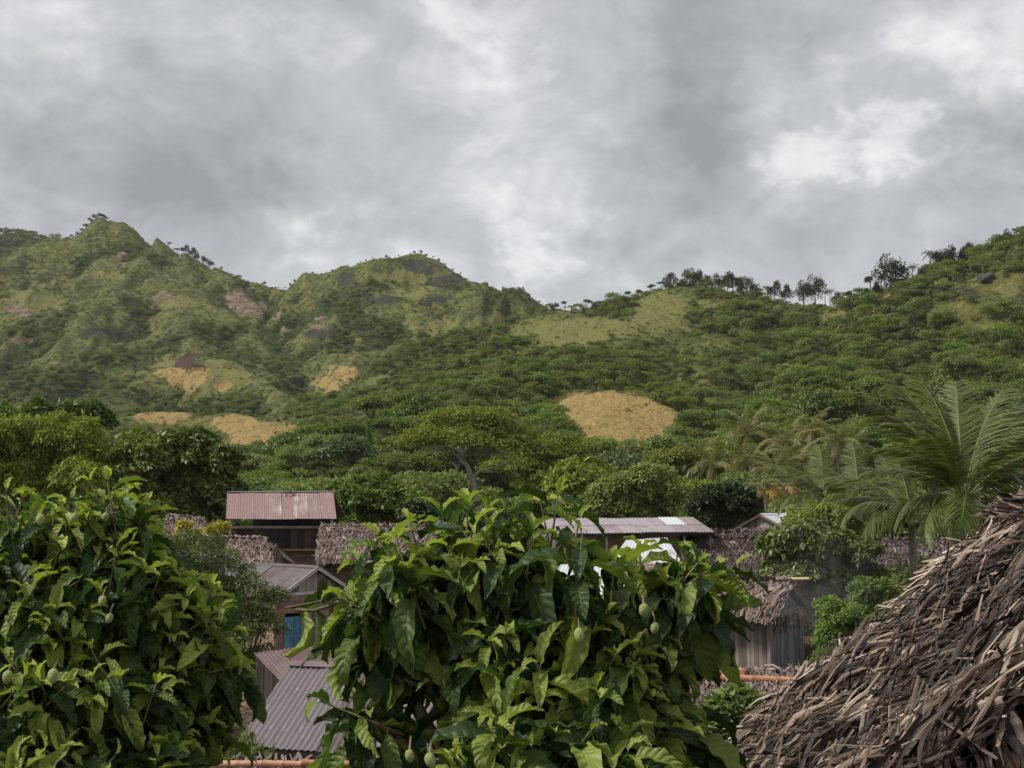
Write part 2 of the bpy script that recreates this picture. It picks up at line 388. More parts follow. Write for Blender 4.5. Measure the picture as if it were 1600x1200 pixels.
right_side = np.clip((u_t - 520) / 120, 0, 1)
def blur(Z, k):
    for ax in (0, 1):
        Zp = np.pad(Z, [(k, k) if a == ax else (0, 0) for a in (0, 1)], mode='edge'); cs = np.cumsum(Zp, axis=ax)
        n_ = Z.shape[ax]; Z = (np.take(cs, range(2 * k, 2 * k + n_), axis=ax) - np.take(cs, range(0, n_), axis=ax)) / (2 * k)
    return Z
curv = (blur(TZ, 8) - blur(TZ, 1)) / 3.0             # hollows and gullies hold the scrub
wood = np.clip((gn - .53) * 5 + conc * .45 + np.clip(curv, -1, 1.2) * .9 - .10 + (R_ < 520) * .5, 0, 1)
wood = np.maximum(wood, near_hill * right_side * np.clip(.6 + (gn - .45) * 3, 0.25, 1))
wood = np.maximum(wood, (R_ > 1500) * 1.0)
open_ = np.maximum.reduce([MK['field'], MK['dry'] * .9, MK['scar'], MK['rock'] * .35, MK['plowed'], MK['clear']])
wood = np.maximum(wood, MK['grove'])
wood = wood * (1 - open_)
vid = np.arange(nA * nR).reshape(nA, nR)
ii = np.arange(nA); i2 = (ii + 1) % nA
F = np.stack([vid[ii][:, :-1], vid[ii][:, 1:], vid[i2][:, 1:], vid[i2][:, :-1]], axis=-1).reshape(-1, 4)
V = np.stack([TX, TY, TZ], axis=-1).reshape(-1, 3)

tm, g = new_mat('land')
geo = g.n('ShaderNodeNewGeometry').outputs['Position']
nA_ = g.noise(geo, .035, 8, .62); nB = g.noise(geo, .22, 7, .62); nC = g.noise(geo, 1.1, 5, .6)
grass = g.ramp(nB, [(.30, (.045, .056, .020)), (.46, (.105, .128, .040)), (.58, (.17, .188, .060)), (.72, (.265, .25, .10))])
grass = g.mix(g.smooth(nA_, .42, .62), grass, g.mix(1.0, grass, (1.25, 1.08, 1.0, 1), 'MULTIPLY'))
under = g.ramp(nC, [(.3, (.030, .042, .016)), (.5, (.062, .082, .026)), (.7, (.11, .13, .042))])
edge = g.math('MULTIPLY', g.math('SUBTRACT', nB, .5), 1.3)
def msk(nm, gain=1.0):
    return g.smooth(g.math('ADD', g.attr(nm), g.math('MULTIPLY', edge, gain)), .30, .75)
c = g.mix(msk('wood'), grass, under)
c = g.mix(msk('dry', .9), c, g.ramp(nC, [(.3, (.13, .14, .045)), (.5, (.22, .22, .072)), (.75, (.32, .28, .105))]))
c = g.mix(msk('field', .5), c, g.ramp(g.noise(geo, .16, 9, .74), [(.28, (.20, .14, .055)), (.40, (.33, .225, .085)), (.52, (.46, .335, .135)), (.62, (.37, .27, .10)), (.74, (.20, .20, .065))]))
c = g.mix(msk('scar', 1.2), c, g.ramp(nB, [(.3, (.12, .095, .055)), (.48, (.24, .165, .115)), (.62, (.36, .27, .215)), (.75, (.13, .13, .05))]))
c = g.mix(msk('rock', 1.3), c, g.ramp(nC, [(.3, (.030, .030, .022)), (.5, (.070, .068, .050)), (.65, (.12, .112, .085)), (.8, (.19, .17, .135))]))
c = g.mix(msk('plowed', .2), c, g.ramp(nC, [(.3, (.06, .04, .032)), (.7, (.14, .09, .07))]))
c = g.mix(g.attr('dirt'), c, g.ramp(nC, [(.3, (.12, .085, .06)), (.7, (.24, .18, .13))]))
bp = g.n('ShaderNodeBump', {'Height': g.math('ADD', nB, g.math('MULTIPLY', nC, .3)), 'Strength': 1.0, 'Distance': 5.0})
b = g.n('ShaderNodeBsdfPrincipled', {'Base Color': c, 'Roughness': .95, 'Specular IOR Level': .1, 'Normal': bp.outputs[0]})
g.n('ShaderNodeOutputMaterial', {0: b})
me = np_mesh('hilly_ground', V, F, tm, smooth=True, attrs={'wood': wood.ravel(), 'dry': MK['dry'].ravel(), 'field': MK['field'].ravel(), 'scar': MK['scar'].ravel(),
             'rock': MK['rock'].ravel(), 'plowed': MK['plowed'].ravel(), 'dirt': np.clip((85 - R_) / 20, 0, 1).ravel()})
land = link('hilly_ground', me); land['kind'] = 'structure'
# close the small hole under the camera
hb = MB(); hb.add([(1.5 * math.sin(a), 1.5 * math.cos(a), float(TZ[0, 0])) for a in np.linspace(0, 2 * math.pi, 24, endpoint=False)][::-1], [tuple(range(24))])
o = link('ground', hb.mesh('ground', tm)); o['kind'] = 'structure'; o.location.z = -.004

# ------------------------------------------------------------------ leaves as bulk geometry
def unit(v): return v / np.maximum(np.linalg.norm(v, axis=-1, keepdims=True), 1e-6)
def leaf_quads(Pc, D, Nn, L, W, fold=.18):
    """diamond leaves folded on the midrib: base Pc, direction D, normal Nn"""
    D = unit(D); S = unit(np.cross(D, Nn)); Nn = np.cross(S, D)
    L = np.asarray(L)[:, None]; W = np.asarray(W)[:, None]
    a = Pc; b = Pc + D * L * .45 + S * W * .5 + Nn * W * fold; c_ = Pc + D * L - Nn * L * .1; d = Pc + D * L * .45 - S * W * .5 + Nn * W * fold
    V = np.stack([a, b, c_, d], axis=1).reshape(-1, 3)
    return V, np.arange(len(V)).reshape(-1, 4)
def crown(n, clumps, leaf, seed=0, droop=.3, shell=.78, aspect=.45, low=.35, updark=False):
    """clumps: list (cx,cy,cz,rx,ry,rz). leaves on the outer shells of the clumps"""
    q = np.random.default_rng(seed)
    C_ = np.array(clumps, dtype=float)
    vol = (C_[:, 3] * C_[:, 4] + C_[:, 3] * C_[:, 5]); pr = vol / vol.sum()
    k = q.choice(len(C_), n, p=pr)
    d = unit(q.normal(size=(n, 3))); d[:, 2] = np.where(d[:, 2] < -low, -d[:, 2], d[:, 2])
    lump = 1 + .16 * np.sin(d[:, 0] * 7 + k * 3.1) * np.cos(d[:, 1] * 8 + k)
    rr = (shell + (1 - shell) * q.random(n) ** .6) * lump
    Pc = C_[k, :3] + d * C_[k, 3:] * rr[:, None]
    D = unit(d * .5 + q.normal(size=(n, 3)) * .65 + np.array([0, 0, -droop]))
    Nn = unit(d + np.array([0, 0, .7]) + q.normal(size=(n, 3)) * .45)
    L = leaf * (.6 + .8 * q.random(n)); V_, F_ = leaf_quads(Pc, D, Nn, L, L * aspect * (.8 + .4 * q.random(n)))
    ck = q.random(len(C_))
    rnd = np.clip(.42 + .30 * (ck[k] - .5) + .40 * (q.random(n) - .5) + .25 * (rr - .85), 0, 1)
    return V_, F_, np.repeat(rnd, 4)
def clumpset(n, r, h, z0, cr, seed, flat=1.0, dome=True):
    """clump centres spread through a dome of radius r, height h above z0"""
    q = np.random.default_rng(seed); L = []
    for i in range(n):
        a = q.random() * 2 * math.pi; s = math.sqrt(q.random())
        x = r * s * math.cos(a) * .86; y = r * s * math.sin(a) * .86
        top = math.sqrt(max(0, 1 - s * s * .9)) if dome else 1
        z = z0 + h * top * (.35 + .65 * q.random() ** .5)
        c1 = cr * (.7 + .6 * q.random())
        L.append((x, y, z, c1, c1, c1 * .72 * flat))
    return L
def obj_mesh_crown(name, n, clumps, leaf, mat, seed, **kw):
    V_, F_, r_ = crown(n, clumps, leaf, seed, **kw)
    return np_mesh(name, V_, F_, mat, r_)
# ------------------------------------------------------------------ woods on the far slopes (one mass nobody could count)
proto_col = bpy.data.collections.new('woodland_kinds')      # never linked to the scene: only holds the shapes
def palm_mesh(nf, nl, L, th, mat, seed, droop=1.0, lw=.05, trunk_h=0, dead=.0, up=.75):
    """a simple palm head for distances: fronds with leaflets as quads"""
    q = np.random.default_rng(seed); Vs = []; Fs = []; Rs = []; nb = 0
    for i in range(nf):
        a = i * 2.399 + q.random() * .3; e0 = up - 1.15 * (i / nf) * droop + .15 * q.random()
        Lf = L * (.8 + .3 * q.random()); t = np.linspace(.08, 1, nl)
        ang = e0 - (1.0 + .35 * q.random()) * t ** 1.4 * droop
        ds = Lf / nl; r_ = np.cumsum(np.cos(ang)) * ds; z_ = np.cumsum(np.sin(ang)) * ds
        dirv = np.stack([np.cos(a) * np.cos(ang), np.sin(a) * np.cos(ang), np.sin(ang)], -1)
        pos = np.stack([np.cos(a) * r_, np.sin(a) * r_, z_ + trunk_h], -1)
        side = np.array([-math.sin(a), math.cos(a), 0])
        for s in (-1, 1):
            D = unit(dirv * .55 + side * s + np.array([0, 0, -.45]) + q.normal(size=(nl, 3)) * .08)
            ll = Lf * .24 * np.sin(np.pi * np.clip(t * .9 + .1, 0, 1)) ** .6 + .02
            V_, F_ = leaf_quads(pos, D, np.tile(np.array([0, 0, 1.]), (nl, 1)) + dirv * .3, ll, np.full(nl, lw), fold=.05)
            rb = .9 if i / nf > 1 - dead else .45
            Vs.append(V_); Fs.append(F_ + nb); nb += len(V_); Rs.append(np.repeat(np.clip(rb + .3 * (q.random(nl) - .5), 0, 1), 4))
        rv = np.concatenate([pos + np.array([0, 0, -.01 * L]), pos + side * .012 * L])      # midrib
        idx = np.arange(nl - 1); Fr = np.stack([idx, idx + 1, idx + 1 + nl, idx + nl], -1)
        Vs.append(rv); Fs.append(Fr + nb); nb += len(rv); Rs.append(np.full(len(rv), .8))
    return np.concatenate(Vs), np.concatenate(Fs), np.concatenate(Rs)
def add_trunk(V_, F_, r_, pts, radii, seg=6, rnd=.5):
    mb = MB(); mb.tube(pts, radii, seg, rnd, cap=False)
    b = len(V_); return np.concatenate([V_, np.array(mb.v)]), np.concatenate([F_, np.array(mb.f) + b]), np.concatenate([r_, np.array(mb.r)])
def two_mat(me, nleaf, mat2):
    me.materials.append(mat2); idx = np.zeros(len(me.polygons), dtype=np.int32); idx[nleaf:] = 1
    me.polygons.foreach_set('material_index', idx)
protos = []
def proto(name, me):
    o = bpy.data.objects.new(name, me); proto_col.objects.link(o); protos.append(o); return o
F_scrub = foliage_mat('dark_scrub_leaves', (.030, .044, .016), (.075, .096, .030), (.16, .18, .06), trans=.2, spec=.1, rough=.8, vary=.5)
for k in range(4):      # 0-3 rounded broadleaf bushes and trees, unit radius about 1, sitting on the ground
    cl = clumpset(9, .8, .75, .25, .42, 20 + k) + [(0, 0, .35, .7, .7, .35)]
    proto('bush_%d' % k, obj_mesh_crown('bush', 420, cl, .19, (F_hill, F_scrub, F_hill, F_grassy)[k], 40 + k, shell=.75))
for k in range(2):      # 4-5 flat topped tree on a trunk
    cl = clumpset(12, 1.0, .35, 1.15, .36, 60 + k, flat=.6)
    V_, F_, r_ = crown(520, cl, .17, 70 + k, shell=.5); nl = len(F_)
    V_, F_, r_ = add_trunk(V_, F_, r_, [(0, 0, -.3), (.05, .02, .6), (.0, 0, 1.2)], [.06, .05, .03])
    me = np_mesh('tree', V_, F_, F_forest, r_); two_mat(me, nl, M_bark); proto('tree_%d' % k, me)
V_, F_, r_ = palm_mesh(16, 14, .85, 0, F_palmfar, 5, lw=.05, trunk_h=1.5, dead=.3); nl = len(F_)      # 6 coconut palm
V_, F_, r_ = add_trunk(V_, F_, r_, [(0, 0, -.3), (.04, .02, .8), (0, 0, 1.5)], [.05, .04, .035])
me = np_mesh('palm', V_, F_, F_palmfar, r_); two_mat(me, nl, M_pale); proto('small_palm', me)
# 7 traveller's palm: upright fan of paddle leaves
q = np.random.default_rng(9); Pc = []; D = []; Nn = []
for i in range(22):
    a = (i / 21 - .5) * 2.3; b_ = q.normal() * .18
    for s in (.45, .62, .8):
        Pc.append((math.sin(a) * s, b_ * s, .35 + math.cos(a) * s * .9)); D.append((math.sin(a), b_, math.cos(a) - .15)); Nn.append((0, 1, .2))
V_, F_ = leaf_quads(np.array(Pc), np.array(D), np.array(Nn), np.full(66, .42), np.full(66, .14)); r_ = np.repeat(.3 + .6 * q.random(66), 4); nl = len(F_)
V_, F_, r_ = add_trunk(V_, F_, r_, [(0, 0, -.3), (0, 0, .5)], [.07, .05])
me = np_mesh('fan_palm', V_, F_, F_grassy, r_); two_mat(me, nl, M_pale); proto('fan_palm', me)
# 8 bare pale trunk with a thin top
V_, F_, r_ = crown(50, [(0, 0, 1.6, .3, .3, .2)], .15, 3); nl = len(F_)
V_, F_, r_ = add_trunk(V_, F_, r_, [(0, 0, -.2), (.03, 0, .8), (-.02, 0, 1.7)], [.035, .028, .012])
V_, F_, r_ = add_trunk(V_, F_, r_, [(.02, 0, 1.0), (.25, .1, 1.5)], [.015, .006])
me = np_mesh('bare_tree', V_, F_, F_hill, r_); two_mat(me, nl, M_pale); proto('pale_trunk', me)

def sample_land(n, r0, r1, seed, a0=-26.5, a1=26.5):
    q = np.random.default_rng(seed)
    r = np.sqrt(r0 ** 2 + (r1 ** 2 - r0 ** 2) * q.random(n)); a = np.radians(a0 + (a1 - a0) * q.random(n))
    x = np.sin(a) * r; y = np.cos(a) * r
    ia = (a - az1[0]) / (az1[1] - az1[0]); ir = np.interp(r, RR, np.arange(nR))
    i = np.clip(np.round(ia).astype(int), 0, 559); j = np.clip(np.round(ir).astype(int), 0, nR - 1)
    return x, y, grid_h(x, y), wood[i, j], open_[i, j], TD[i, j], MK['field'][i, j], r, i, j, q
# keep only land the photograph can see (with a margin for tree height and a step to the side)
el = (TZ + 7 - CAM_H) / R_; ell = (TZ - CAM_H) / R_
hor = np.maximum.accumulate(ell, axis=1); seen = el >= np.concatenate([np.full((nA, 1), -9), hor[:, :-1]], axis=1) - .004
def scatter(n, r0, r1, seed, density, kinds, size, name, label):
    x, y, z, wd, op, td, fld, r, i, j, q = sample_land(n, r0, r1, seed)
    clump = fbm(x / 17 + 3, y / 17, 3)
    keep = (q.random(n) < density(wd, op, clump, r, td, fld, q.random(n))) & seen[i, j]
    if name == 'valley_undergrowth': keep &= ~((np.abs(x / y * FPX + 55) < 34) & (y < 114))
    x, y, z, wd, r, clump, fld, td = [t[keep] for t in (x, y, z, wd, r, clump, fld, td)]; m = len(x)
    k = kinds(wd, r, clump, q, m); s = size(wd, r, clump, q, m, k)
    me = bpy.data.meshes.new(name); me.vertices.add(m)
    me.vertices.foreach_set('co', np.stack([x, y, z - .1 * s], -1).astype(np.float32).ravel())
    a = me.attributes.new('kindex', 'INT', 'POINT'); a.data.foreach_set('value', k.astype(np.int32))
    a = me.attributes.new('sc', 'FLOAT_VECTOR', 'POINT'); sq = .75 + .5 * q.random(m); a.data.foreach_set('vector', np.stack([s, s, s * sq], -1).astype(np.float32).ravel())
    a = me.attributes.new('ro', 'FLOAT_VECTOR', 'POINT'); a.data.foreach_set('vector', np.stack([q.normal(size=m) * .08, q.normal(size=m) * .08, q.random(m) * 6.28], -1).astype(np.float32).ravel())
    o = link(name, me, kind='stuff'); o['label'] = label
    ng = bpy.data.node_groups.new('plant_' + name, 'GeometryNodeTree')
    ng.interface.new_socket('Geometry', in_out='INPUT', socket_type='NodeSocketGeometry'); ng.interface.new_socket('Geometry', in_out='OUTPUT', socket_type='NodeSocketGeometry')
    gi = ng.nodes.new('NodeGroupInput'); go = ng.nodes.new('NodeGroupOutput'); ip = ng.nodes.new('GeometryNodeInstanceOnPoints')
    ci = ng.nodes.new('GeometryNodeCollectionInfo'); ci.inputs[0].default_value = proto_col; ci.inputs[1].default_value = True; ci.inputs[2].default_value = True
    def na(nm, t):
        nd = ng.nodes.new('GeometryNodeInputNamedAttribute'); nd.data_type = t; nd.inputs[0].default_value = nm; return nd.outputs[0]
    ng.links.new(gi.outputs[0], ip.inputs['Points']); ng.links.new(ci.outputs[0], ip.inputs['Instance']); ip.inputs['Pick Instance'].default_value = True
    ng.links.new(na('kindex', 'INT'), ip.inputs['Instance Index']); ng.links.new(na('sc', 'FLOAT_VECTOR'), ip.inputs['Scale'])
    ng.links.new(na('ro', 'FLOAT_VECTOR'), ip.inputs['Rotation']); ng.links.new(ip.outputs[0], go.inputs[0])
    o.modifiers.new('plant', 'NODES').node_group = ng
    print(name, m)
    return o
ORDER = sorted(range(len(protos)), key=lambda i: protos[i].name)          # Collection Info sorts its children by name
POS = {protos[i].name.rsplit('.', 1)[0]: p for p, i in enumerate(ORDER)}
BUSH = [POS['bush_%d' % k] for k in range(4)]; TREE = [POS['tree_0'], POS['tree_1']]; PALM = POS['small_palm']; FAN = POS['fan_palm']; BARE = POS['pale_trunk']
def pick(q, m, opts, ws):
    return np.array(opts)[q.choice(len(opts), m, p=np.array(ws) / sum(ws))]
# mountain slopes far off
scatter(330000, 560, 1250, 31, lambda wd, op, c, r, td, fld, u: (.09 + .58 * wd) * np.clip((c - .36) * 4, .12, 1) * (1 - .85 * op) + .012,
        lambda wd, r, c, q, m: pick(q, m, BUSH + TREE + [FAN, BARE], [5, 5, 4, 5, 2, 2, 1.6, .25]),
        lambda wd, r, c, q, m, k: (.7 + 1.7 * wd * q.random(m) ** 1.6 + .5 * q.random(m)) * np.where(k == FAN, .9, 1) * np.where(wd > .9, 1.2, 1), 'mountain_scrub', 'dark scrub and low trees over the far mountain slopes')
scatter(9000, 1400, 2000, 37, lambda wd, op, c, r, td, fld, u: np.full(len(wd), .9), lambda wd, r, c, q, m: pick(q, m, BUSH[:3] + TREE, [1, 1, 1, 1, 1]),
        lambda wd, r, c, q, m, k: 5 + 4 * q.random(m), 'distant_forest', 'dark forest covering the farthest hill')
# the wooded hill on the right and the valley floor
scatter(95000, 230, 600, 32, lambda wd, op, c, r, td, fld, u: (.12 + .75 * wd) * (1 - op) * np.where((r > 375) & (td < 26), .5, 1) + .03 * (fld > .5),
        lambda wd, r, c, q, m: pick(q, m, BUSH + TREE + [PALM, FAN, BARE], [6, 6, 6, 5, 1.6, 1.6, .35, 3.4, .9]),
        lambda wd, r, c, q, m, k: (.8 + 2.1 * q.random(m) ** 1.8) * np.where((r > 375) & (wd < .55), .62, 1) * np.where(k == FAN, .85, 1) * np.where((k == TREE[0]) | (k == TREE[1]), 1.25, 1) * np.where(wd < .3, .6, 1), 'hillside_woodland', 'dense green bushes and small trees covering the nearer hill')
scatter(9000, 88, 240, 33, lambda wd, op, c, r, td, fld, u: .85 * (1 - fld), lambda wd, r, c, q, m: pick(q, m, BUSH + TREE, [4, 4, 3, 3, 2, 2]),
        lambda wd, r, c, q, m, k: 1.3 + 1.7 * q.random(m), 'valley_undergrowth', 'green undergrowth between the valley trees')
# ------------------------------------------------------------------ building materials
def metal_mat(name, base, rust, amt, rough=.5):
    m, g = new_mat(name)
    uv = g.attr('luv', 'Vector'); oi = g.n('ShaderNodeObjectInfo').outputs['Random']
    mp = g.n('ShaderNodeMapping', {0: uv, 1: g.n('ShaderNodeCombineXYZ', {0: g.math('MULTIPLY', oi, 50)}).outputs[0], 3: (3.0, .5, 1)}).outputs[0]
    st = g.noise(mp, 1.6, 6, .65); geo = g.n('ShaderNodeNewGeometry').outputs['Position']; bl = g.noise(geo, .9, 6, .65)
    f = g.smooth(g.math('ADD', g.math('ADD', g.math('MULTIPLY', st, .6), g.math('MULTIPLY', bl, .5)), g.math('MULTIPLY', oi, .22)), .72 - amt * .4, .95 - amt * .4)
    c = g.mix(f, (*base, 1), (*rust, 1))
    c = g.mix(g.smooth(g.noise(geo, 5, 5, .7), .55, .75), c, g.mix(1.0, c, (.72, .68, .66, 1), 'MULTIPLY'))
    c = g.mix(g.smooth(g.noise(mp, 3.1, 3, .6), .62, .7, 0, .35), c, (.55, .52, .50, 1))
    b = g.n('ShaderNodeBsdfPrincipled', {'Base Color': c, 'Metallic': .15, 'Roughness': g.math('ADD', rough, g.math('MULTIPLY', f, .3)), 'Specular IOR Level': .4})
    g.n('ShaderNodeOutputMaterial', {0: b}); return m
M_met_grey = metal_mat('purple_grey_roofing', (.175, .152, .158), (.12, .088, .084), .35)
M_met_pink = metal_mat('faded_red_roofing', (.52, .43, .425), (.30, .205, .195), .8, .6)
M_met_mar = metal_mat('maroon_roofing', (.19, .135, .14), (.125, .08, .078), .6)
M_met_long = metal_mat('dull_mauve_roofing', (.345, .30, .325), (.235, .175, .17), .3)
M_met_white = metal_mat('bare_zinc_roofing', (.62, .64, .66), (.33, .24, .22), .12, .4)
M_met_patchy = metal_mat('patchy_rusted_zinc', (.46, .43, .44), (.23, .14, .13), .7, .5)
def wood_mat(name, c1, c2, c3, sx=1.0):
    m, g = new_mat(name)
    oi = g.n('ShaderNodeObjectInfo').outputs['Random']; geo = g.n('ShaderNodeNewGeometry').outputs['Position']
    tcn = g.n('ShaderNodeTexCoord').outputs['Generated']
    n_ = g.noise(geo, 2.5, 7, .7); n2_ = g.noise(g.vmath('ADD', g.n('ShaderNodeMapping', {0: tcn, 3: (14 * sx, 14 * sx, 3)}).outputs[0], g.n('ShaderNodeCombineXYZ', {0: g.math('MULTIPLY', oi, 99)}).outputs[0]), 1.0, 6, .7)
    v = g.math('ADD', g.math('ADD', g.math('MULTIPLY', n_, .55), g.math('MULTIPLY', n2_, .45)), g.math('MULTIPLY', g.math('SUBTRACT', oi, .5), .32))
    c = g.ramp(v, [(.3, c1), (.52, c2), (.75, c3)])
    bp = g.n('ShaderNodeBump', {'Height': n2_, 'Strength': .5, 'Distance': .01})
    b = g.n('ShaderNodeBsdfPrincipled', {'Base Color': c, 'Roughness': .85, 'Specular IOR Level': .2, 'Normal': bp.outputs[0]})
    g.n('ShaderNodeOutputMaterial', {0: b}); return m
M_wood = wood_mat('weathered_brown_boards', (.075, .05, .038), (.16, .11, .085), (.28, .215, .17))
M_woodred = wood_mat('reddish_boards', (.19, .125, .095), (.36, .25, .19), (.50, .39, .31))
M_woodgrey = wood_mat('silvery_grey_boards', (.14, .12, .105), (.30, .265, .24), (.47, .43, .40))
M_bamboo_w = wood_mat('grey_brown_split_bamboo', (.13, .105, .09), (.27, .22, .19), (.42, .37, .33))
M_bluegrey = wood_mat('blue_grey_split_bamboo', (.10, .105, .115), (.20, .205, .22), (.34, .34, .35))
M_dark = wood_mat('near_black_boards', (.02, .017, .018), (.045, .036, .034), (.085, .065, .055))  # near-black board tone, varying from plank to plank
M_white = wood_mat('chalky_white_boards', (.36, .34, .30), (.52, .50, .45), (.66, .64, .60))
M_blue = wood_mat('faded_blue_paint', (.06, .17, .26), (.11, .27, .38), (.22, .40, .48))
M_bambooY = wood_mat('yellow_bamboo', (.34, .22, .10), (.50, .35, .18), (.62, .48, .28))
M_bambooO = wood_mat('orange_brown_bamboo', (.33, .15, .085), (.50, .25, .15), (.62, .38, .25))
def thatch_mat(name, cols):
    m, g = new_mat(name)
    geo = g.n('ShaderNodeNewGeometry').outputs['Position']; oi = g.n('ShaderNodeObjectInfo').outputs['Random']
    r_ = g.math('FRACT', g.math('ADD', g.attr('rnd'), oi))
    n_ = g.noise(geo, 1.4, 5, .6)
    v = g.math('ADD', g.math('MULTIPLY', r_, .72), g.math('MULTIPLY', g.math('SUBTRACT', n_, .36), 1.1), clamp=True)
    c = g.ramp(v, cols)
    uvn = g.noise(g.n('ShaderNodeMapping', {0: g.attr('luv', 'Vector'), 3: (9, .9, 1)}).outputs[0], 2.0, 4, .6)
    c = g.mix(g.smooth(uvn, .35, .62), g.mix(1.0, c, (.55, .52, .50, 1), 'MULTIPLY'), c)
    bp = g.n('ShaderNodeBump', {'Height': uvn, 'Strength': .6, 'Distance': .006})
    b = g.n('ShaderNodeBsdfPrincipled', {'Base Color': c, 'Roughness': .62, 'Specular IOR Level': .25, 'Normal': bp.outputs[0]})
    g.n('ShaderNodeOutputMaterial', {0: b}); return m
M_thatch = thatch_mat('brown_palm_thatch', [(0, (.085, .062, .055)), (.35, (.20, .145, .125)), (.7, (.34, .26, .225)), (1, (.50, .40, .35))])
M_thatchD = thatch_mat('dark_old_thatch', [(0, (.045, .034, .032)), (.4, (.115, .085, .078)), (.75, (.20, .155, .14)), (1, (.34, .27, .25))])

# ------------------------------------------------------------------ building helpers (corners given in world space)
def lerp(a, b, t): return a + (b - a) * t
def roof_plane(par, A, B, C, D, mat, sheet=.8, pitch=.11, rows=1, alt=None, seed=0, amp=.017):
    """A-B ridge, D-C eave. every corrugated sheet is a part"""
    q = random.Random(seed); w = (B - A).length; n = max(1, round(w / sheet)); nrm = (B - A).cross(D - A).normalized()
    if nrm.z < 0: nrm = -nrm
    for row in range(rows):
        for i in range(n):
            t0, t1 = i / n, (i + 1) / n + .05 / w; s0, s1 = row / rows, (row + 1) / rows + (.03 if row < rows - 1 else 0)
            jl = q.uniform(-.02, .04); slen = (lerp(D, C, t0) - lerp(A, B, t0)).length; s1 += jl / slen
            k = max(6, int((t1 - t0) * w / pitch * 4)); vs = []; uv = []
            lift = .012 * (i % 2) + .014 * (rows - 1 - row) + q.uniform(0, .006)
            for ss in (s0, (s0 + s1) / 2, s1):
                for j in range(k + 1):
                    t = lerp(t0, t1, j / k); p = lerp(lerp(A, B, t), lerp(D, C, t), ss)
                    vs.append(p + nrm * (amp * math.sin(2 * math.pi * t * w / pitch) + lift + .012 * math.sin(ss * 9 + i))); uv.append((t * w + .01, ss * slen + .01))
            fs = [(r0 * (k + 1) + j, r0 * (k + 1) + j + 1, (r0 + 1) * (k + 1) + j + 1, (r0 + 1) * (k + 1) + j) for r0 in (0, 1) for j in range(k)]
            mb = MB(); mb.add(vs, fs, .5, uv)
            m_ = mat
            if alt and q.random() < alt[1]: m_ = alt[0]
            part('roof_sheet', mb, m_, par, smooth=True)
def ribbon_strips(n, A, B, C, D, ln, wd, seed, over=.12, spread=.3, lift=.03, segs=3, curl=.5):
    """ragged leaf strips laid down-slope over a quad; returns bulk quads"""
    q = np.random.default_rng(seed)
    A, B, C, D = [np.array(p) for p in (A, B, C, D)]
    t = q.random(n)[:, None]; s = (q.random(n) ** .95)[:, None] * (1 + over / np.linalg.norm(D - A)) - .04
    k = int(n * .16); s[:k] = 1 - .06 * q.random((k, 1))        # thicker fringe at the eave
    base = (A * (1 - t) + B * t) * (1 - s) + (D * (1 - t) + C * t) * s
    dn = unit((D * (1 - t) + C * t) - (A * (1 - t) + B * t)); ac = unit(np.tile(B - A, (n, 1))); nr = unit(np.cross(ac, dn)); nr = np.where(nr[:, 2:] < 0, -nr, nr)
    th = q.normal(size=n)[:, None] * spread
    D_ = unit(dn * np.cos(th) + ac * np.sin(th) + nr * (.06 + .07 * q.normal(size=(n, 1)))); S_ = unit(np.cross(D_, nr) + nr * q.normal(size=(n, 1)) * curl)
    L = (ln * (.5 + q.random(n)))[:, None]; W = (wd * (.5 + q.random(n)))[:, None]
    rows = []; uvs = []
    cb = q.normal(size=(n, 1)) * .12 * L; cz = (q.random((n, 1)) - .35) * .16 * L
    for i in range(segs + 1):
        f = i / segs
        c = base + D_ * L * (f - .5) + S_ * cb * math.sin(f * 3.1) + nr * (lift * (.3 + q.random((n, 1)) * 1.0 * (i in (0, segs))) + cz * math.sin(f * 3.14)) - np.array([0, 0, 1]) * L * .22 * f * f * (s > .93)
        wv = W * (.35 + .65 * math.sin(math.pi * (.15 + .75 * f))) * .5
        tw = S_ * 1 + nr * (q.normal(size=(n, 1)) * .3)
        rows.append(c - tw * wv); rows.append(c + tw * wv); uvs += [(0, f * 3), (1, f * 3)]
    V_ = np.stack(rows, axis=1).reshape(-1, 3); m = 2 * (segs + 1)
    b_ = (np.arange(n) * m)[:, None, None]; f0 = np.array([[2 * i, 2 * i + 1, 2 * i + 3, 2 * i + 2] for i in range(segs)])[None]
    F_ = (b_ + f0).reshape(-1, 4); r_ = np.repeat(q.random(n), m)
    uv = np.tile(np.array(uvs), (n, 1)) + np.repeat(q.random(n) * 40, m)[:, None] * np.array([[1, 0]])
    return V_, F_, r_, uv
def thatch_plane(par, A, B, C, D, n, ln=.5, wd=.06, mat=None, seed=0, th=.16, **kw):
    mat = mat or M_thatch; A, B, C, D = map(Vector, (A, B, C, D))
    nrm = (B - A).cross(D - A).normalized()
    if nrm.z < 0: nrm = -nrm
    mb = MB(); lo = -nrm * th; up = nrm * 0
    mb.add([A, B, C, D, A + lo, B + lo, C + lo, D + lo], [(0, 1, 2, 3), (7, 6, 5, 4), (0, 4, 5, 1), (1, 5, 6, 2), (2, 6, 7, 3), (3, 7, 4, 0)], .1)
    part('thatch_bed', mb, mat, par)
    V_, F_, r_, uv = ribbon_strips(n, A, B, C, D, ln, wd, seed, **kw)
    part('thatch', np_mesh('thatch', V_, F_, mat, r_, uv), None, par, kind='stuff')
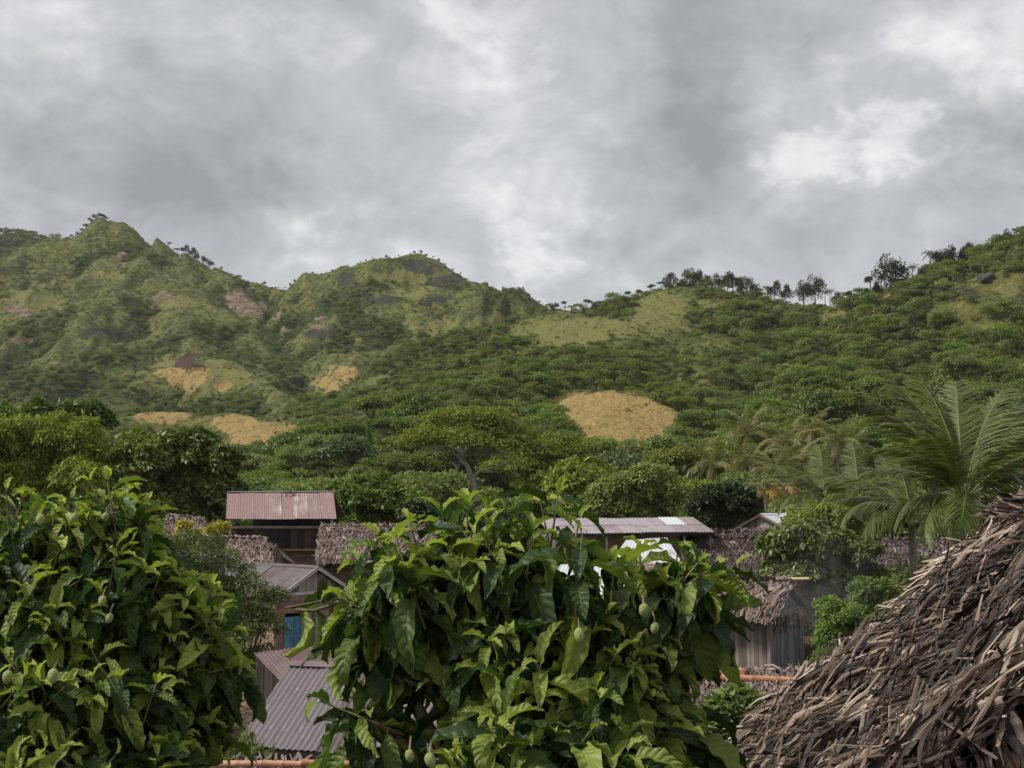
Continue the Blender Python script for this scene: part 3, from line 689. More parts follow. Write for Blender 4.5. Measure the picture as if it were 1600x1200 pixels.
def plank_wall(par, p0, p1, zb, zt, mat, w=.2, vertical=False, th=.025, top=None, seed=0, name='plank', skip=None, gap=.008):
    """planks between ground points p0 and p1 (2D); top(t) gives the height of a sloping upper edge"""
    q = random.Random(seed); a = Vector((p0[0], p0[1], 0)); b = Vector((p1[0], p1[1], 0)); d = b - a; L = d.length; d.normalize(); nn = Vector((d.y, -d.x, 0))
    if vertical:
        n = max(1, round(L / w))
        for i in range(n):
            s0, s1 = i * L / n + gap / 2, (i + 1) * L / n - gap / 2; off = q.uniform(-.006, .012)
            h0 = top(s0 / L) if top else zt; h1 = top(s1 / L) if top else zt; j = q.uniform(-.02, .02); zb_ = zb + (q.uniform(-.04, .03) if top is None else 0)
            if h0 - zb < .03 and h1 - zb < .03: continue
            vs = []
            for o_ in (off - th / 2, off + th / 2):
                vs += [a + d * s0 + nn * o_ + Vector((0, 0, zb_)), a + d * s1 + nn * o_ + Vector((0, 0, zb_)), a + d * s1 + nn * o_ + Vector((0, 0, max(h1, zb + .01))), a + d * s0 + nn * o_ + Vector((0, 0, max(h0, zb + .01)))]
            mb = MB(); mb.add(vs, [(0, 1, 2, 3), (7, 6, 5, 4), (0, 4, 5, 1), (1, 5, 6, 2), (2, 6, 7, 3), (3, 7, 4, 0)], q.random()); part(name, mb, mat, par)
    else:
        n = max(1, round((zt - zb) / w))
        for i in range(n):
            z0, z1 = zb + i * (zt - zb) / n, zb + (i + 1) * (zt - zb) / n; sa, sb = 0.0, L
            if top:
                ok = [t for t in [k / 60 for k in range(61)] if top(t) >= (z0 + z1) / 2]
                if not ok: continue
                sa, sb = min(ok) * L, max(ok) * L
            segs = [(sa, sb)]
            if skip: segs = [(s_, e_) for (s_, e_) in [(sa, max(sa, skip[0])), (min(sb, skip[1]), sb)] if e_ - s_ > .03] if z1 > skip[2] and z0 < skip[3] else segs
            for (s_, e_) in segs:
                mb = MB(); off = q.uniform(-.008, .012)
                mb.box(a + d * (s_ + e_) / 2 + nn * off + Vector((0, 0, (z0 + z1) / 2)), (e_ - s_, th, (z1 - z0) - gap), Matrix((d, -nn, Vector((0, 0, 1)))).transposed() @ Matrix.Rotation(q.uniform(-.004, .004), 3, 'Y'), q.random()); part(name, mb, mat, par)
def post(par, p, zb, zt, r_=.05, mat=None, name='post'):
    mb = MB(); mb.tube([(p[0], p[1], zb), (p[0] + .01, p[1], (zb + zt) / 2), (p[0], p[1], zt)], [r_ * 1.05, r_, r_ * .92], 6); part(name, mb, mat or M_wood, par)
def beam(par, a, b, wd, th, mat, name='beam'):
    mb = MB(); mb.beam(a, b, wd, th); part(name, mb, mat, par)
def gable_house(name, label, cat, apex, rdir, L, hw, eave_z, roof='metal', rmat=None, wmat=None, gmat=None, vert=False, plank=.2, gvert=True, ov=.22, seed=0, group=None, ridge_cap=True, nth=900, sheet=.8, barge=None, alt=None, nsk=None, lean=0):
    rd = Vector((rdir[0], rdir[1], 0)).normalized(); ac = Vector((-rd.y, rd.x, 0));
    if ac.x < 0: ac = -ac
    g0 = float(ground_z(apex.y)) - .2; base = Vector((apex.x, apex.y, g0)) + rd * L / 2
    rt = root(name, base, label, cat, group)
    A0 = apex; A1 = apex + rd * L
    for s in (-1, 1):
        E0 = Vector((*(apex + ac * s * hw).xy, eave_z)); E1 = E0 + rd * L
        if roof == 'metal': roof_plane(rt, A1, A0, E0, E1, rmat, sheet=sheet, seed=seed + s, alt=alt)
        else: thatch_plane(rt, A1, A0, E0, E1, nth, mat=rmat, seed=seed + s)
        if barge: beam(rt, A0 - rd * .02 - Vector((0, 0, .05)), E0 - rd * .02 - Vector((0, 0, .05)), .03, .11, barge, 'barge_board')
        # rafters under the overhang
    zr = apex.z; k = (zr - eave_z) / hw; wi = hw - ov; drop = .07 + (.16 if roof != 'metal' else 0)
    zt = zr - k * wi - drop
    c = lambda s, e: ((A0 if e == 0 else A1) + ac * s * wi + rd * (ov if e == 0 else -ov)).xy
    gm = gmat or wmat
    for e in (0, 1):
        p0, p1 = c(-1, e), c(1, e)
        plank_wall(rt, p0, p1, g0, zt, wmat, plank, vert, seed=seed + 3 + e, skip=nsk if e == 0 else None)
        plank_wall(rt, p0, p1, zt + .09, zr, gm, plank * .8, gvert, top=lambda t: zr - drop - k * wi * abs(2 * t - 1), seed=seed + 5 + e)
        n_ = -rd if e == 0 else rd
        beam(rt, Vector((*p0, zt + .045)) + n_ * .02, Vector((*p1, zt + .045)) + n_ * .02, .06, .09, barge or wmat, 'tie_beam')
    for s in (-1, 1): plank_wall(rt, c(s, 0), c(s, 1), g0, zt + .03, wmat, plank, vert, seed=seed + 8 + s)
    for s in (-1, 1):
        for e in (0, 1): post(rt, c(s, e) + (ac * s * .03).xy, g0, zt + .02, .055, wmat)
    if ridge_cap and roof == 'metal':
        mb = MB()
        for s in (-1, 1):
            o_ = Vector((0, 0, .035)); e_ = ac * s * .14 - Vector((0, 0, .14 * k)) + Vector((0, 0, .03)); mb.add([A0 + o_, A1 + o_, A1 + e_, A0 + e_], [(0, 1, 2, 3)])
        part('ridge_cap', mb, rmat, rt)
    return rt, dict(rd=rd, ac=ac, wi=wi, zt=zt, g0=g0, ov=ov, c=c)

# ------------------------------------------------------------------ the village
# blue-shuttered house
sk = (.34, 1.02, 2.30, 3.42)
hb_, I = gable_house('wooden_house', 'reddish plank house with faded blue shutter and grey corrugated gable roof', 'house', P(497, 885, 38), (-.77, .64), 5.2, 1.75, 4.05, 'metal', M_met_grey, M_woodred, M_woodgrey, False, .19, True, .22, 3, barge=M_white, nsk=sk)
rd, ac = I['rd'], I['ac']
o0 = Vector((*I['c'](-1, 0), 0)); nfr = -rd
sh = None
for i, (s0, s1) in enumerate(((.34, .67), (.69, 1.02))):
    mb = MB(); mid = o0 + ac * (s0 + s1) / 2 + nfr * .035; M3 = Matrix((ac, rd, Vector((0, 0, 1)))).transposed()
    mb.box(mid + Vector((0, 0, 2.86)), (s1 - s0, .03, 1.12), M3); sh = part('shutter', mb, M_blue, hb_, label='faded blue wooden shutter leaf')
    for (z_, hh) in ((3.12, .42), (2.6, .42)):      # raised panels with curved tops
        mb = MB(); pts = []
        for k_ in range(13):
            a_ = math.pi * k_ / 12; pts.append(mid + nfr * .022 + ac * (-.11 * math.cos(a_)) + Vector((0, 0, z_ + .06 + .12 * math.sin(a_))))
        pts = [pts[0] - Vector((0, 0, .28))] + pts + [pts[-1] - Vector((0, 0, .28))]
        mb.tube(pts + [pts[0]], .012, 5); top_ = mb.mesh('shutter_moulding', M_blue); top_.transform(Matrix.Translation(-hb_.location)); link('shutter_moulding', top_, sh)
for s_ in (.32, 1.04): beam(hb_, o0 + ac * s_ + nfr * .03 + Vector((0, 0, 2.26)), o0 + ac * s_ + nfr * .03 + Vector((0, 0, 3.46)), .05, .04, M_woodgrey, 'window_frame')
cen = Vector((*((Vector(I['c'](-1, 0)) + Vector(I['c'](1, 0))) / 2), 0)) + nfr * .05
post(hb_, cen.xy, I['g0'], I['zt'], .06, M_woodgrey); post(hb_, (cen + ac * .75).xy, I['g0'], I['zt'], .06, M_woodgrey)

# tall two-storey house with the faded red roof
A, B, C, D = P(355, 770, 54), P(519, 769, 54), P(524, 811, 52), P(353, 811, 52)
g0 = float(ground_z(53))
tw = root('two_storey_house', (lerp(A, B, .5).x, 53, g0), 'tall dark plank house with faded red corrugated roof above an open loft', 'house')
roof_plane(tw, A, B, C, D, M_met_pink, sheet=.62, seed=4, pitch=.10)
A2, B2 = A + Vector((0, 4.0, -1.25)), B + Vector((0, 4.0, -1.25)); roof_plane(tw, A, B, B2, A2, M_met_pink, sheet=.62, seed=5)
beam(tw, A + Vector((0, 0, .05)), B + Vector((0, 0, .05)), .14, .03, M_met_white, 'ridge_cap')
xl, xr = P(364, 800, 52.5).x, P(519, 800, 52.5).x
mb = MB(); mb.box(((xl + xr) / 2 + .1, 55.2, 6.35), (xr - xl - .4, .03, .9)); part('loft_back_wall', mb, M_dark, tw)
mb = MB(); mb.box(((xl + xr) / 2, 54, 5.98), (xr - xl, 3.4, .08)); part('loft_floor', mb, M_wood, tw)
plank_wall(tw, (xl + .1, 52.5), (xr, 52.5), g0, 5.95, M_wood, .24, seed=6); plank_wall(tw, (xl + .1, 56), (xl + .1, 52.5), g0, 5.95, M_wood, .24, seed=7); plank_wall(tw, (xr, 52.5), (xr, 56), g0, 5.95, M_wood, .24, seed=8)
plank_wall(tw, (xl + .2, 52.42), (xr - .3, 52.42), 5.05, 5.9, M_dark, .3, vertical=True, seed=9, name='panel')
beam(tw, Vector((xl - .1, 52.3, 6.03)), Vector((xr + .15, 52.3, 6.03)), .10, .09, M_woodgrey, 'rail'); beam(tw, Vector((xl, 52.36, 5.0)), Vector((xr, 52.36, 5.0)), .06, .10, M_wood, 'rail')
for x_, r_ in ((xl - .05, .07), (xr, .06)): post(tw, (x_, 52.3), g0, 6.45, r_, M_woodgrey)
q = random.Random(3); cc = P(452, 776, 53.9)      # clump of dry sticks by the ridge
nest = MB()
for k_ in range(16):
    a_ = cc + Vector((q.uniform(-.22, .22), q.uniform(-.3, .1), q.uniform(-.25, .02))); nest.tube([a_, a_ + Vector((q.uniform(-.3, .3), q.uniform(-.1, .1), q.uniform(-.1, .22)))], .022, 5)
nest.tube([cc + Vector((.05, 0, -.1)), cc + Vector((.05, 0, .45))], .02, 5)
o = link('stick_bundle', nest.mesh('stick_bundle', M_dark)); tag(o, 'bundle of dry sticks caught at the ridge of the red roof', 'sticks')

def simple_thatch(name, label, rl, rr, Yr, el, er, Ye, n, mat, wmat, seed, back=True, vert=False, group=None, ln=.45, gab=True):
    A, B, C, D = P(*rl, Yr), P(*rr, Yr), P(*er, Ye), P(*el, Ye); g0 = float(ground_z(Ye)) - .2
    rt = root(name, (lerp(A, B, .5).x, (Yr + Ye) / 2, g0), label, 'hut', group)
    thatch_plane(rt, A, B, C, D, n, mat=mat, seed=seed, ln=ln)
    dy = Vector((0, 2 * (Yr - Ye), 0)); thatch_plane(rt, A, B, C + dy, D + dy, n // 4, mat=mat, seed=seed + 1, ln=ln)
    V_, F_, r_, uv = ribbon_strips(n // 4, A + Vector((0, .1, .06)), B + Vector((0, .1, .06)), B + Vector((0, -.3, -.08)), A + Vector((0, -.3, -.08)), ln * .6, .06, seed + 2, spread=.8)
    part('ridge_thatch', np_mesh('ridge_thatch', V_, F_, mat, r_, uv), None, rt, kind='stuff')
    xl, xr = D.x + .3, C.x - .3; y0 = Ye + .3; y1 = 2 * Yr - Ye - .3; zt = D.z - .02
    plank_wall(rt, (xl, y0), (xr, y0), g0, zt, wmat, .2, vert, seed=seed); plank_wall(rt, (xr, y0), (xr, y1), g0, zt, wmat, .2, vert, seed=seed + 1); plank_wall(rt, (xl, y1), (xl, y0), g0, zt, wmat, .2, vert, seed=seed + 2)
    if gab:
        rise = A.z - D.z - .1
        for x_, pa, pb in ((xl, (xl, y1), (xl, y0)), (xr, (xr, y0), (xr, y1))): plank_wall(rt, pa, pb, zt, A.z, wmat, .2, True, top=lambda t: zt + rise * (1 - abs(2 * t - 1)), seed=seed + 4)
    return rt
simple_thatch('thatched_hut', 'long brown thatched roof hut adjoining the tall plank house', (502, 823), (720, 824), 49.5, (493, 872), (725, 874), 47.3, 5200, M_thatch, M_wood, 20)
simple_thatch('thatched_hut', 'small thatched hut with ragged gable end, behind the blue-shuttered house', (286, 842), (415, 843), 43, (270, 886), (426, 884), 41, 3600, M_thatch, M_wood, 24)
simple_thatch('thatched_hut', 'dark thatched hut right of the long mauve metal roof', (1066, 833), (1205, 833), 46, (1063, 886), (1212, 888), 44, 4200, M_thatchD, M_dark, 28)
simple_thatch('thatched_hut', 'dark thatched hut with grey board wall, half hidden behind the leafy cacao bush', (1325, 845), (1480, 845), 45, (1310, 890), (1500, 890), 43, 3200, M_thatchD, M_woodgrey, 32, vert=True)
simple_thatch('thatched_hut', 'little thatched roof at the foot of the big leafy trees, behind left fruit tree', (262, 806), (318, 812), 57, (256, 838), (330, 840), 55.5, 1100, M_thatch, M_wood, 36)

# long mauve roof
A, B, C, D = P(838, 811, 50), P(1082, 809, 50), P(1116, 831, 44.8), P(862, 834, 44.8); g0 = float(ground_z(47)) - .2
lg = root('long_shed', (lerp(A, B, .5).x, 47.5, g0), 'long low building with mauve metal roof patched with pale sheets', 'building')
roof_plane(lg, A, B, C, D, M_met_long, sheet=.78, rows=2, seed=12, alt=(M_met_white, .10), pitch=.13)
dy = Vector((0, 10.4, 0)); roof_plane(lg, A, B, C + dy, D + dy, M_met_long, sheet=.78, seed=13, pitch=.13)
beam(lg, D + Vector((0, .05, -.07)), C + Vector((0, .05, -.07)), .05, .1, M_dark, 'fascia')
plank_wall(lg, (D.x + .5, 45.8), (C.x - .3, 45.8), g0, D.z - .05, M_woodred, .22, True, seed=14); plank_wall(lg, (C.x - .3, 45.8), (C.x - .3, 54), g0, D.z, M_wood, .3, seed=15)
for t_ in np.linspace(.02, .98, 7): post(lg, (lerp(D.x, C.x, t_), 45.0), g0, D.z - .08, .06, M_woodgrey)
xg = D.x + .25
plank_wall(lg, (xg, 54.5), (xg, 45.2), D.z - .05, A.z, M_white, .11, False, top=lambda t: D.z + (A.z - D.z) * (1 - abs(2 * t - 1)) - .05, seed=16, name='slat')
beam(lg, Vector((D.x + .1, 45.1, D.z - .8)), Vector((D.x + .55, 45.1, D.z - .2)), .06, .06, M_woodgrey, 'brace')
plank_wall(lg, (P(808, 0, 44).x, 44), (xg, 44.2), D.z - .35, D.z + .02, M_white, .10, False, seed=17, name='slat')
for x_ in (P(812, 0, 44).x, P(836, 0, 44).x, P(860, 0, 44).x): post(lg, (x_, 44.1), g0, D.z - .3, .07, M_white)

def open_roof(name, label, pts, mat, seed, alt=None, rows=1, wmat=None, sheet=.75):
    A, B, C, D = [P(*p) for p in pts]; Ym = (D.y + A.y) / 2; g0 = float(ground_z(Ym)) - .2
    rt = root(name, (lerp(A, C, .5).x, Ym, g0), label, 'shed')
    roof_plane(rt, A, B, C, D, mat, seed=seed, alt=alt, rows=rows, sheet=sheet)
    wm = wmat or M_wood; i_ = .2
    a2, b2, c2, d2 = [lerp(p, lerp(A, C, .5), .07) for p in (A, B, C, D)]
    plank_wall(rt, d2.xy, c2.xy, g0, min(c2.z, d2.z) - .06, wm, .22, seed=seed + 1)
    def sl(p, q_): return lambda t: lerp(p.z, q_.z, t) - .07
    plank_wall(rt, a2.xy, d2.xy, g0, a2.z, wm, .25, True, top=sl(a2, d2), seed=seed + 2); plank_wall(rt, c2.xy, b2.xy, g0, b2.z, wm, .25, True, top=sl(c2, b2), seed=seed + 3)
    plank_wall(rt, b2.xy, a2.xy, g0, min(a2.z, b2.z) - .08, wm, .25, seed=seed + 4)
    return rt
open_roof('zinc_roofed_shed', 'shed with bright bare zinc roof in front of the long mauve roof', [(978, 844, 43), (1040, 841, 43), (1062, 880, 40.5), (950, 884, 40.5)], M_met_white, 40, sheet=.6)
open_roof('patched_roof_shed', 'shed with patchy rust and zinc roof behind the middle fruit tree', [(838, 884, 37), (1030, 882, 37), (1046, 938, 33.5), (800, 944, 33.5)], M_met_patchy, 44, alt=(M_met_white, .4), rows=2, wmat=M_woodred)
open_roof('white_roofed_shed', 'pale zinc roofed shed glimpsed through the left fruit tree', [(34, 856, 36), (96, 852, 36), (112, 896, 34), (26, 902, 34)], M_met_white, 48)
open_roof('maroon_roofed_shed', 'lean-to with dull maroon roof and black side, behind the large grey roof', [(396, 1020, 30), (528, 1006, 30.5), (548, 1046, 27.6), (436, 1062, 27.3)], M_met_mar, 52, wmat=M_dark)

# white gabled house far right
gable_house('white_roofed_house', 'small house with white metal roof and dark rake, behind the leafy bush', 'house', P(1187, 803, 55), (.62, .78), 4.5, 1.5, P(1150, 828, 55.8).z, 'metal', M_met_white, M_woodgrey, M_woodgrey, False, .22, True, .2, 61, barge=M_wood)

# bamboo shed with thatched gable roof
shed, I = gable_house('bamboo_shed', 'grey upright bamboo shed with brown thatched roof and bamboo ridge pole', 'shed', P(1238, 909, 31), (-.85, .52), 3.0, 1.5, P(1214, 957, 29.8).z, 'thatch', M_thatch, M_bamboo_w, M_bluegrey, True, .11, True, .2, 70, nth=2600)
rd, ac = I['rd'], I['ac']; ap = P(1238, 909, 31)
plank_wall(shed, I['c'](-1, 0) - (rd * .03).xy, I['c'](1, 0) - (rd * .03).xy, I['g0'], I['zt'] - .03, M_bluegrey, .12, True, seed=71, name='slat')
beam(shed, Vector((*I['c'](-1, 0), I['zt'])) - rd * .08, Vector((*I['c'](1, 0), I['zt'] + .02)) - rd * .08, .07, .09, M_woodgrey, 'tie_beam')
V_, F_, r_, uv = ribbon_strips(110, Vector((*I['c'](-1, 0), I['zt'] + .05)) - rd * .1, Vector((*I['c'](1, 0), I['zt'] + .05)) - rd * .1, Vector((*I['c'](1, 0), I['zt'] - .25)) - rd * .12, Vector((*I['c'](-1, 0), I['zt'] - .25)) - rd * .12, .2, .05, 77)
part('hanging_thatch', np_mesh('hanging_thatch', V_, F_, M_thatch, r_, uv), None, shed, kind='stuff')
def bamboo(name, label, a, b, r_, mat, par=None, bend=.0):
    a = Vector(a); b = Vector(b); n = max(6, int((b - a).length / .12)); pts = []; rad = []
    for i in range(n + 1):
        t = i / n; p = lerp(a, b, t) + Vector((0, 0, bend * math.sin(math.pi * t)))
        for dd, k_ in ((-.012, 1), (0, 1.16 if i % 3 == 0 else 1), (.012, 1)):
            pts.append(p + (b - a).normalized() * dd); rad.append(r_ * k_ * (1 - .15 * t))
    mb = MB(); mb.tube(pts, rad, 8)
    if par is not None: return part(name, mb, mat, par, smooth=True)
    o = link(name, mb.mesh(name, mat, True)); return tag(o, label, 'pole')
bamboo('ridge_pole', None, P(1161, 905.5, 31.8), P(1264, 904, 30.6), .045, M_bambooY, shed)

# low thatch with the orange bamboo
A, B, C, D = P(1088, 1050, 18), P(1290, 1052, 18), P(1320, 1140, 16), P(1060, 1140, 16); g0 = float(ground_z(17)) - .1
lo = root('low_thatched_roof', (lerp(A, B, .5).x, 17.5, g0), 'low thatched hut with a thick orange bamboo along its ridge', 'hut')
thatch_plane(lo, A, B, C, D, 2600, mat=M_thatch, seed=80, ln=.35, wd=.035); dy = Vector((0, 4, 0)); thatch_plane(lo, A, B, C + dy, D + dy, 600, mat=M_thatch, seed=81, ln=.35, wd=.035)
plank_wall(lo, (D.x + .3, 16.3), (C.x - .3, 16.3), g0, D.z - .1, M_wood, .2, seed=82); plank_wall(lo, (D.x + .3, 19.6), (D.x + .3, 16.3), g0, D.z - .1, M_wood, .2, seed=83); plank_wall(lo, (C.x - .3, 16.3), (C.x - .3, 19.6), g0, D.z - .1, M_wood, .2, seed=84)
bamboo('ridge_pole', None, P(1098, 1058, 17.6), P(1250, 1063, 17.6), .055, M_bambooO, lo)
beam(lo, P(1130, 1048, 17.9), P(1165, 1052, 17.7), .1, .1, M_bambooO, 'log_end')

# big grey corrugated roof in the lower middle
rdv = Vector((.965, -.262, 0)); dn = Vector((-.262, -.965, 0)); A = P(455, 1036, 24.7); B = A + rdv * 6.6; D = A + dn * 2.35 + Vector((0, 0, -1.25)); C = D + rdv * 6.6; g0 = float(ground_z(23)) - .2
fr = root('grey_roofed_house', (lerp(A, B, .5).x, 23, g0), 'low plank house under a wide grey corrugated roof between the two fruit trees', 'house')
roof_plane(fr, A, B, C, D, M_met_grey, sheet=.85, seed=90, pitch=.125, amp=.02)
up = -dn * 2.35 + Vector((0, 0, -1.25)); roof_plane(fr, A, B, B + up, A + up, M_met_grey, sheet=.85, seed=91, pitch=.125)
mb = MB()
for s_, dv in ((0, dn * .16 + Vector((0, 0, -.03))), (1, -dn * .16 + Vector((0, 0, -.03)))): mb.add([A + Vector((0, 0, .06)), B + Vector((0, 0, .06)), B + dv, A + dv], [(0, 1, 2, 3)])
part('ridge_cap', mb, M_met_mar, fr)
wl, wr = D - dn * .35 + rdv * .3, C - dn * .35 - rdv * .3
plank_wall(fr, wl.xy, wr.xy, g0, D.z - .02, M_wood, .24, seed=92); plank_wall(fr, (wl - dn * 4).xy, wl.xy, g0, D.z - .02, M_wood, .24, seed=93); plank_wall(fr, wr.xy, (wr - dn * 4).xy, g0, D.z, M_wood, .24, seed=94)
for s_ in (wl, ): plank_wall(fr, (wl - dn * 4).xy, wl.xy, D.z, A.z, M_wood, .2, True, top=lambda t: D.z + (A.z - D.z - .1) * (1 - abs(2 * t - 1)), seed=95)
beam(fr, D - dn * .12 + Vector((0, 0, -.1)), C - dn * .12 + Vector((0, 0, -.1)), .07, .1, M_woodgrey, 'eave_beam'); beam(fr, wl + dn * .06 + Vector((0, 0, -.55)), wr + dn * .06 + Vector((0, 0, -.55)), .06, .09, M_woodgrey, 'rail')
for t_ in np.linspace(0, 1, 7): post(fr, (lerp(wl, wr, t_) + dn * .06).xy, g0, D.z - .05, .06, M_wood)
a_, b_ = wl + rdv * .9 + dn * .05 + Vector((0, 0, -.28)), wl + rdv * 2.2 + dn * .05 + Vector((0, 0, -.28)); roof_plane(fr, a_, b_, b_ + dn * .5 + Vector((0, 0, -.2)), a_ + dn * .5 + Vector((0, 0, -.2)), M_met_mar, sheet=.65, seed=96)
# thatch ridge right below, at the edge of the picture
A, B, C, D = P(318, 1192, 15.5), P(640, 1196, 15.5), P(700, 1330, 14), P(250, 1330, 14); g0 = 0
lw = root('low_thatched_roof', (lerp(A, B, .5).x, 15, g0), 'top of a low thatched hut below the wide grey roof, bright ridge pole', 'hut')
thatch_plane(lw, A, B, C, D, 900, mat=M_thatch, seed=97, ln=.35, wd=.04); dy = Vector((0, 3, 0)); thatch_plane(lw, A, B, C + dy, D + dy, 500, mat=M_thatch, seed=98, ln=.35, wd=.04)
plank_wall(lw, (D.x + .3, 14.3), (C.x - .3, 14.3), g0, D.z, M_wood, .2, seed=99); plank_wall(lw, (D.x + .3, 16.6), (D.x + .3, 14.3), g0, D.z, M_wood, .2, seed=83); plank_wall(lw, (C.x - .3, 14.3), (C.x - .3, 16.6), g0, D.z, M_wood, .2, seed=84)
for k_, (u0, u1) in enumerate(((330, 408), (412, 470), (474, 600))): bamboo('ridge_pole', None, P(u0, 1194 - k_, 15.3), P(u1, 1193 + k_, 15.3), .045, M_bambooO, lw)
# ------------------------------------------------------------------ trees between the village and the hills
F_mango = foliage_mat('fresh_green_leaves', (.075, .11, .026), (.18, .24, .052), (.38, .44, .11), rough=.5, trans=.25, spec=.25, vary=.15)
F_lime = foliage_mat('yellow_green_leaves', (.11, .145, .032), (.24, .30, .065), (.46, .48, .13), rough=.55, trans=.3, spec=.2, vary=.15)
F_gloss = foliage_mat('glossy_mid_green_leaves', (.055, .085, .024), (.14, .19, .046), (.34, .39, .11), rough=.42, trans=.18, spec=.4, vary=.15)
F_olive = foliage_mat('olive_brown_leaves', (.10, .115, .03), (.22, .245, .062), (.38, .38, .11), rough=.7, trans=.3, spec=.1, vary=.15)
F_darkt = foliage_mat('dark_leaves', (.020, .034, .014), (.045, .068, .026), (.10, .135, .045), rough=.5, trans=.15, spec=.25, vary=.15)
F_citrus = foliage_mat('small_citrus_leaves', (.065, .09, .026), (.165, .20, .052), (.36, .38, .11), rough=.5, trans=.25, spec=.3, vary=.1)
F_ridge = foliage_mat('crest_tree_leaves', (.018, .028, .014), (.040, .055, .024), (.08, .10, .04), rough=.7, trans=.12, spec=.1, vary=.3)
def px_lobes(lobes, Y, sub=7, seed=0, dz=.8):
    q = random.Random(seed); out = []
    for (u, v, r_) in lobes:
        rw = r_ / FPX * Y; c = P(u, v, Y + q.uniform(-.35, .35) * rw)
        out.append((c.x, c.y, c.z, rw * .72, rw * .72, rw * .66))
        for k in range(sub):
            d = Vector((q.gauss(0, 1), q.gauss(0, 1), q.gauss(.15, .9))).normalized(); s = q.uniform(.30, .46) * rw
            p = c + Vector((d.x, d.y, d.z * .9)) * rw * q.uniform(.6, .82); out.append((p.x, p.y, p.z, s, s, s * dz))
    return out
def px_tree(name, label, Y, lobes, n, leaf, mat, seed, trunk=None, bark=None, cat='tree', group=None, limbs=True, sub=7, aspect=.45, droop=.3, tr=.14, shell=.72, dz=.8):
    cl = px_lobes(lobes, Y, sub, seed, dz); big = cl[::sub + 1]
    cxm = sum(c[0] for c in big) / len(big); zlo = min(c[2] for c in big)
    g0 = H(cxm, Y) if Y > 86 else float(ground_z(Y)); tx = trunk if trunk is not None else cxm
    rt = root(name, (tx, Y, g0), label, cat, group)
    V_, F_, r_ = crown(n, cl, leaf, seed, droop=droop, aspect=aspect, shell=shell)
    part('crown', np_mesh('crown', V_, F_, mat, r_), None, rt, kind=None)
    fork = Vector((tx, Y, lerp(g0, zlo, .6))); mb = MB()
    mb.tube([(tx, Y, g0 - .2), (tx + tr * .5, Y, lerp(g0, zlo, .3)), fork], [tr * 1.3, tr, tr * .85], 8); part('trunk', mb, bark or M_bark, rt, smooth=True)
    if limbs:
        q = random.Random(seed)
        for c in big:
            mb = MB(); e = Vector(c[:3]); mid = lerp(fork, e, .5) + Vector((q.uniform(-.2, .2), q.uniform(-.2, .2), .15)) * (Y / 40)
            mb.tube([fork - Vector((0, 0, .1)), mid, e], [tr * .6, tr * .4, tr * .12], 6); part('branch', mb, bark or M_bark, rt, smooth=True)
            mb = MB()
            for s_ in cl[big.index(c) * (sub + 1) + 1: big.index(c) * (sub + 1) + 1 + sub]: mb.tube([mid, lerp(mid, Vector(s_[:3]), .6) + Vector((0, 0, .05)), Vector(s_[:3])], [tr * .22, tr * .14, tr * .05], 4)
            part('twigs', mb, bark or M_bark, rt, kind='stuff')
    return rt
px_tree('mango_tree', 'rounded fresh green tree right beside the tall red-roofed house', 78, [(548, 782, 44), (592, 772, 46), (640, 792, 38), (600, 812, 45), (560, 820, 35)], 15000, .42, F_mango, 1)
px_tree('leafy_tree', 'large light yellow-green tree behind the long mauve roof', 82, [(930, 795, 40), (968, 772, 46), (1012, 758, 46), (1050, 782, 36), (990, 810, 50), (900, 812, 30)], 19000, .34, F_lime, 2)
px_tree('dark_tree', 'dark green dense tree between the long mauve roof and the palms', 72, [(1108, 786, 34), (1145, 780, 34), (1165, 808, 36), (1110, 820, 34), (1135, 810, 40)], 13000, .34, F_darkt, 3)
px_tree('mango_tree', 'glossy dark green mango tree left of the tall red-roofed house', 66, [(262, 712, 44), (306, 700, 44), (348, 728, 36), (338, 776, 44), (282, 768, 50), (300, 820, 44), (350, 820, 30)], 22000, .36, F_gloss, 4)
px_tree('leafy_tree', 'feathery pale green tree at the left edge above the fruit tree', 60, [(20, 694, 54), (74, 682, 50), (124, 690, 46), (60, 742, 60), (130, 750, 50), (0, 750, 60), (-40, 700, 60)], 26000, .36, F_lime, 5, aspect=.2, droop=.8)
px_tree('leafy_tree', 'mid green tree between the feathery tree and the glossy mango', 64, [(176, 724, 42), (208, 700, 34), (232, 720, 34), (196, 768, 46), (236, 790, 36)], 15000, .34, F_mango, 6)
px_tree('leafy_tree', 'dark-topped tree rising behind the feathery pale tree', 78, [(10, 660, 32), (60, 650, 30), (108, 648, 30), (150, 660, 30), (-30, 660, 40)], 12000, .36, F_gloss, 7)
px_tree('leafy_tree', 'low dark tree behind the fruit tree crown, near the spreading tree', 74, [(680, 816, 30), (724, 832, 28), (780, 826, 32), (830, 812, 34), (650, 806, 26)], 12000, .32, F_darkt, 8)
px_tree('citrus_tree', 'small-leaved bushy citrus tree in front of the blue-shuttered house', 31, [(316, 868, 44), (352, 900, 48), (398, 934, 44), (416, 978, 38), (360, 985, 56), (330, 940, 50), (392, 1036, 40), (350, 1066, 46), (285, 850, 30)], 30000, .085, F_citrus, 9, tr=.07, shell=.5, aspect=.42, sub=9)
px_tree('cacao_tree', 'bushy cacao-like tree with hanging leaves beside the dark thatched hut', 37, [(1222, 856, 36), (1262, 842, 42), (1302, 850, 42), (1340, 862, 36), (1252, 892, 42), (1302, 896, 44), (1356, 908, 32), (1214, 896, 30), (1290, 925, 36)], 15000, .21, F_gloss, 10, tr=.08, droop=1.0, aspect=.42)
